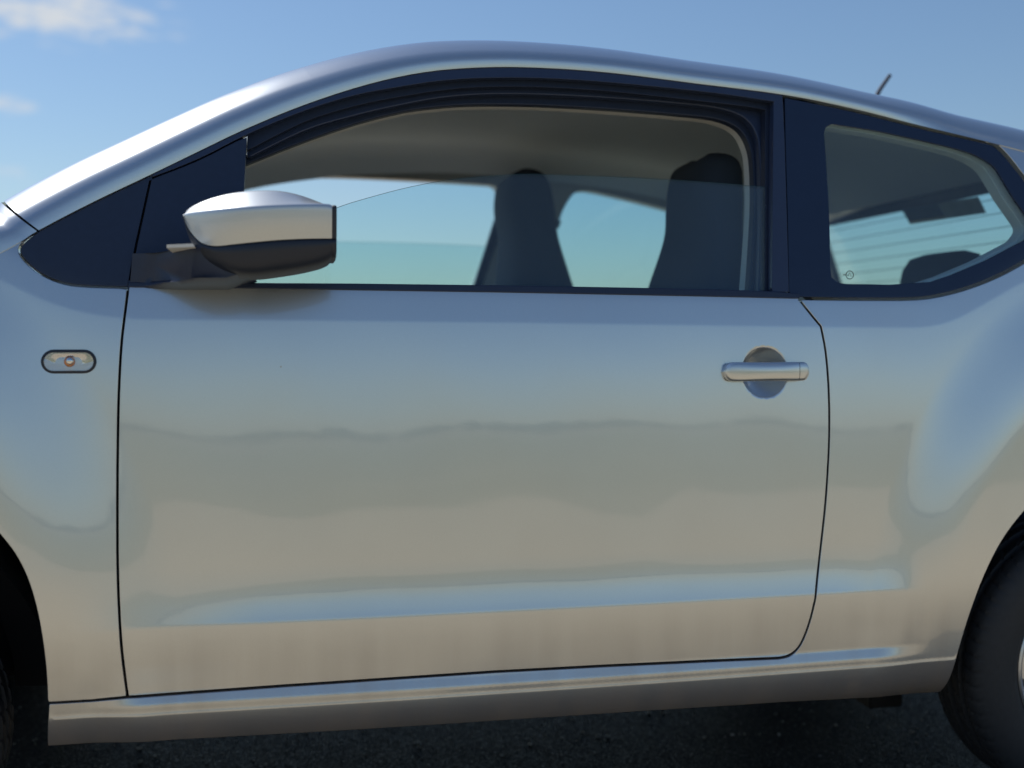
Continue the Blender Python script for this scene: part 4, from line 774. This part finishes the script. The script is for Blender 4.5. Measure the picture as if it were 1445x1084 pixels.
tg_quad('tailgate_glass', .15, WID-.09, .97, 1.308, M['glass'], tail, .0038, .008)
for k in range(9):
    z = 1.275-.034*k; tg_quad('heater_line', .17, WID-.11, z, z+.0016, M['steel'], tail, .0006, .0072)
stk = K['sticker']
def stick(name, a, b, mat, up0=0., up1=1., d=.004):
    q = []
    P = [np.array(v) for v in stk]
    def at(u, v): return (P[0]*(1-u)+P[3]*u)*(1-v)+(P[1]*(1-u)+P[2]*u)*v
    V = [at(a, up0), at(a, up1), at(b, up1), at(b, up0)]; V = [v-np.array([d, 0, d*.35]) for v in V]; V += [v+np.array([.001, 0, .0003]) for v in V]
    return mesh(name, V, [(0, 1, 2, 3), (7, 6, 5, 4), (0, 4, 5, 1), (1, 5, 6, 2), (2, 6, 7, 3), (3, 7, 4, 0)], mat, tail, smooth=False)
M['label_dark'] = plain('label_dark', (.10, .15, .22), .6)
M['label_buff'] = plain('label_buff', (.55, .46, .28), .6)
M['label_grey'] = plain('label_grey', (.40, .47, .48), .6, noise=.3, scale=40)
tag(stick('sticker', 0, .50, M['label_dark'], 0, .80), 'dark half of the sticker')
tag(stick('sticker', 0, .50, M['label_buff'], .80, 1), 'buff strip along the foot of the sticker')
tag(stick('sticker', .505, 1, M['label_grey']), 'greyish half of the sticker')
# antenna on the roof
tube('antenna', [(1.49, .80, 1.49), (1.512, .80, 1.535), (1.534, .80, 1.575), (1.562, .80, 1.613)], [.007, .0062, .0056, .0050], M['rubber'], car)

# ------------------------------------------------------------------ seats
def seat(name, cxs, cy, parent):
    """cxs: (z, x of centre, half thickness, half width); one shell with the head restraint grown in"""
    rows = []
    for z, x, tx, wy in [tuple(v) for v in spline(cxs, 5)]:
        ring = []
        for k in range(32):
            a = 2*math.pi*k/32; ca, sa = math.cos(a), math.sin(a)
            ring.append((x+abs(ca)**.7*math.copysign(tx, ca), cy+abs(sa)**.62*math.copysign(wy, sa), z+.012*abs(sa)**2))
        rows.append(ring)
    return grid_mesh(name, rows, M['seat'], parent, closed_u=True, cap=True)
near = bpy.data.objects.new('bucket_seat', None); col.objects.link(near); near.parent = car
seat('backrest', [(.62, .77, .07, .22), (.80, .83, .07, .24), (.95, .875, .066, .23), (1.05, .896, .060, .205), (1.15, .911, .052, .158), (1.22, .914, .056, .14), (1.28, .916, .053, .13), (1.304, .915, .042, .105), (1.314, .914, .018, .05)], .45, near)
box('seat_cushion', (.20, .22, .50), (.74, .68, .64), M['seat'], near, .04)
farseat = bpy.data.objects.new('bucket_seat', None); col.objects.link(farseat); farseat.parent = car
seat('backrest', [(.62, .54, .09, .22), (.80, .595, .09, .24), (.95, .715, .10, .235), (1.08, .695, .084, .21), (1.20, .682, .066, .165), (1.28, .672, .070, .15), (1.335, .668, .064, .135), (1.366, .667, .050, .105), (1.378, .667, .02, .05)], 1.15, farseat)
box('seat_cushion', (-.02, .92, .50), (.52, 1.38, .64), M['seat'], farseat, .04)
bench = bpy.data.objects.new('bench_seat', None); col.objects.link(bench); bench.parent = car
box('backrest', (1.50, .25, .50), (1.66, WID-.25, .98), M['seat'], bench, .04)
for cyy, dzz in ((.56, 0), (1.04, -.075)):
    rows = []
    for u, zz, hw, hx in ((0, 1.0, .105, .05), (.2, 1.05, .125, .055), (.6, 1.10, .13, .05), (.85, 1.128, .118, .038), (1, 1.138, .08, .015)):
        ring = []
        for k in range(24):
            a = 2*math.pi*k/24; ca, sa = math.cos(a), math.sin(a)
            ring.append((1.55+.02*u+abs(ca)**.7*math.copysign(hx, ca), cyy+abs(sa)**.6*math.copysign(hw, sa), zz+dzz))
        rows.append(ring)
    grid_mesh('head_restraint', rows, M['seat'], bench, closed_u=True, cap=True)
# cabin floor, dash and bulkhead keep the light out from below
M['carpet'] = plain('carpet', (.12, .12, .125), .95, scale=300, bump=.3)
box('carpet', (-.32, .12, .331), (1.40, WID-.12, .345), M['carpet'], car, .002)
box('floor_pan', (-.32, .12, .292), (1.30, WID-.12, .33), M['dark'], car, .01)
box('floor_pan', (1.40, .25, .30), (1.95, WID-.25, .36), M['dark'], car, .01)
box('dashboard', (-.62, .12, .62), (-.22, WID-.12, .97), M['dash'], car, .05)
box('bulkhead', (-.36, .12, .32), (-.32, WID-.12, .90), M['dark'], car, .01)
box('engine_bay_blocker', (-1.1, .36, .30), (-.37, WID-.36, .84), M['dark'], car, .02)  # dark box added to stop light crossing between the wheel arches
box('jacking_bracket', (1.262, .34, .128), (1.342, .40, .26), M['steel'], car, .003)
box('brake_pipe', (1.20, .30, .262), (1.36, .33, .272), M['dark'], car, .002)
# inner door card, near side
box('door_card', (-.20, .085, .40), (.94, .12, .960), M['trim_grey'], car, .01)

# ------------------------------------------------------------------ wheels
tw = .165
prof = []
y0 = .048                                                # outer shoulder
def tyre_profile():
    p = [(.182, y0+.012), (.188, y0+.004), (.200, y0-.002), (.222, y0-.005), (.244, y0-.004), (.262, y0+.002), (.273, y0+.009), (.2795, y0+.016), (.2825, y0+.024)]
    ys = np.linspace(y0+.030, y0+tw-.030, 30)
    for k, y in enumerate(ys):
        r = .2855-.0022*((y-(y0+tw/2))/(tw/2))**2
        g = any(abs(y-(y0+tw*f)) < .0055 for f in (.27, .50, .73))
        p.append((r-(.010 if g else 0), y))
    p += [(.2825, y0+tw-.024), (.273, y0+tw-.009), (.250, y0+tw+.003), (.21, y0+tw), (.182, y0+tw-.012)]
    return p
TP = tyre_profile()
def wheel(cx, name, mirror_=False):
    w = bpy.data.objects.new(name, None); col.objects.link(w); w.parent = car
    def mod(i, j):
        r, y = TP[j]
        if r < .272: return 0
        f = (y-y0)/tw
        if f < .25 or f > .75: return -.0028 if (i+int(f*10)) % 6 < 1 else 0
        return -.0035 if (i+int(f*40)) % 9 < 1 else 0
    lathe_y('tyre', TP, cx, TYR, M['rubber_tyre'], w, 360, mod=mod, sharp=28)
    lathe_y('rim', [(.183, y0+.016), (.1845, y0+.006), (.181, y0+.003), (.176, y0+.006), (.172, y0+.02), (.168, y0+.05), (.165, y0+.14)], cx, TYR, M['rim'], w, 96)
    # spoked disc
    V, F = [], []
    rows = []
    for r, y in ((.176, .012), (.15, .006), (.10, .010), (.06, .014), (.03, .012), (.002, .011)):
        rows.append([(cx+r*math.cos(a), y0+y+(.035 if (.09 < r < .16 and (int(k) % 12) > 7) else 0), TYR+r*math.sin(a)) for k, a in enumerate(np.linspace(0, 2*math.pi, 60, endpoint=False))])
    grid_mesh('wheel_disc', rows, M['rim'], w, closed_u=True, sharp=35, flip=True)
    return w
M['rubber_tyre'] = plain('tyre_rubber', (.024, .026, .030), .62, 0, 0, .25, 90, .15)
w1 = wheel(WF[0], 'wheel'); w2 = wheel(WR[0], 'wheel')
for w, dx in ((w1, 0), (w2, 0)):
    for o in [w]:
        c = o.copy(); col.objects.link(c); c.parent = car
        c.scale = (1, -1, 1); c.location = (0, WID, 0)
        for ch in list(o.children):
            d = ch.copy(); col.objects.link(d); d.parent = c
for cx, cz, r in ((-.745, .31, .405), (1.61, .30, .395)):
    lathe_y('wheel_arch_liner', [(r+.002, .052), (r+.004, .09), (r, .30), (.28, .31)], cx, cz, M['dark'], car, 40, R(-2), R(184), sharp=40)
    lathe_y('wheel_arch_liner', [(r+.002, WID-.030), (r+.004, WID-.08), (r, WID-.30), (.28, WID-.31)], cx, cz, M['dark'], car, 40, R(-2), R(184), sharp=40)
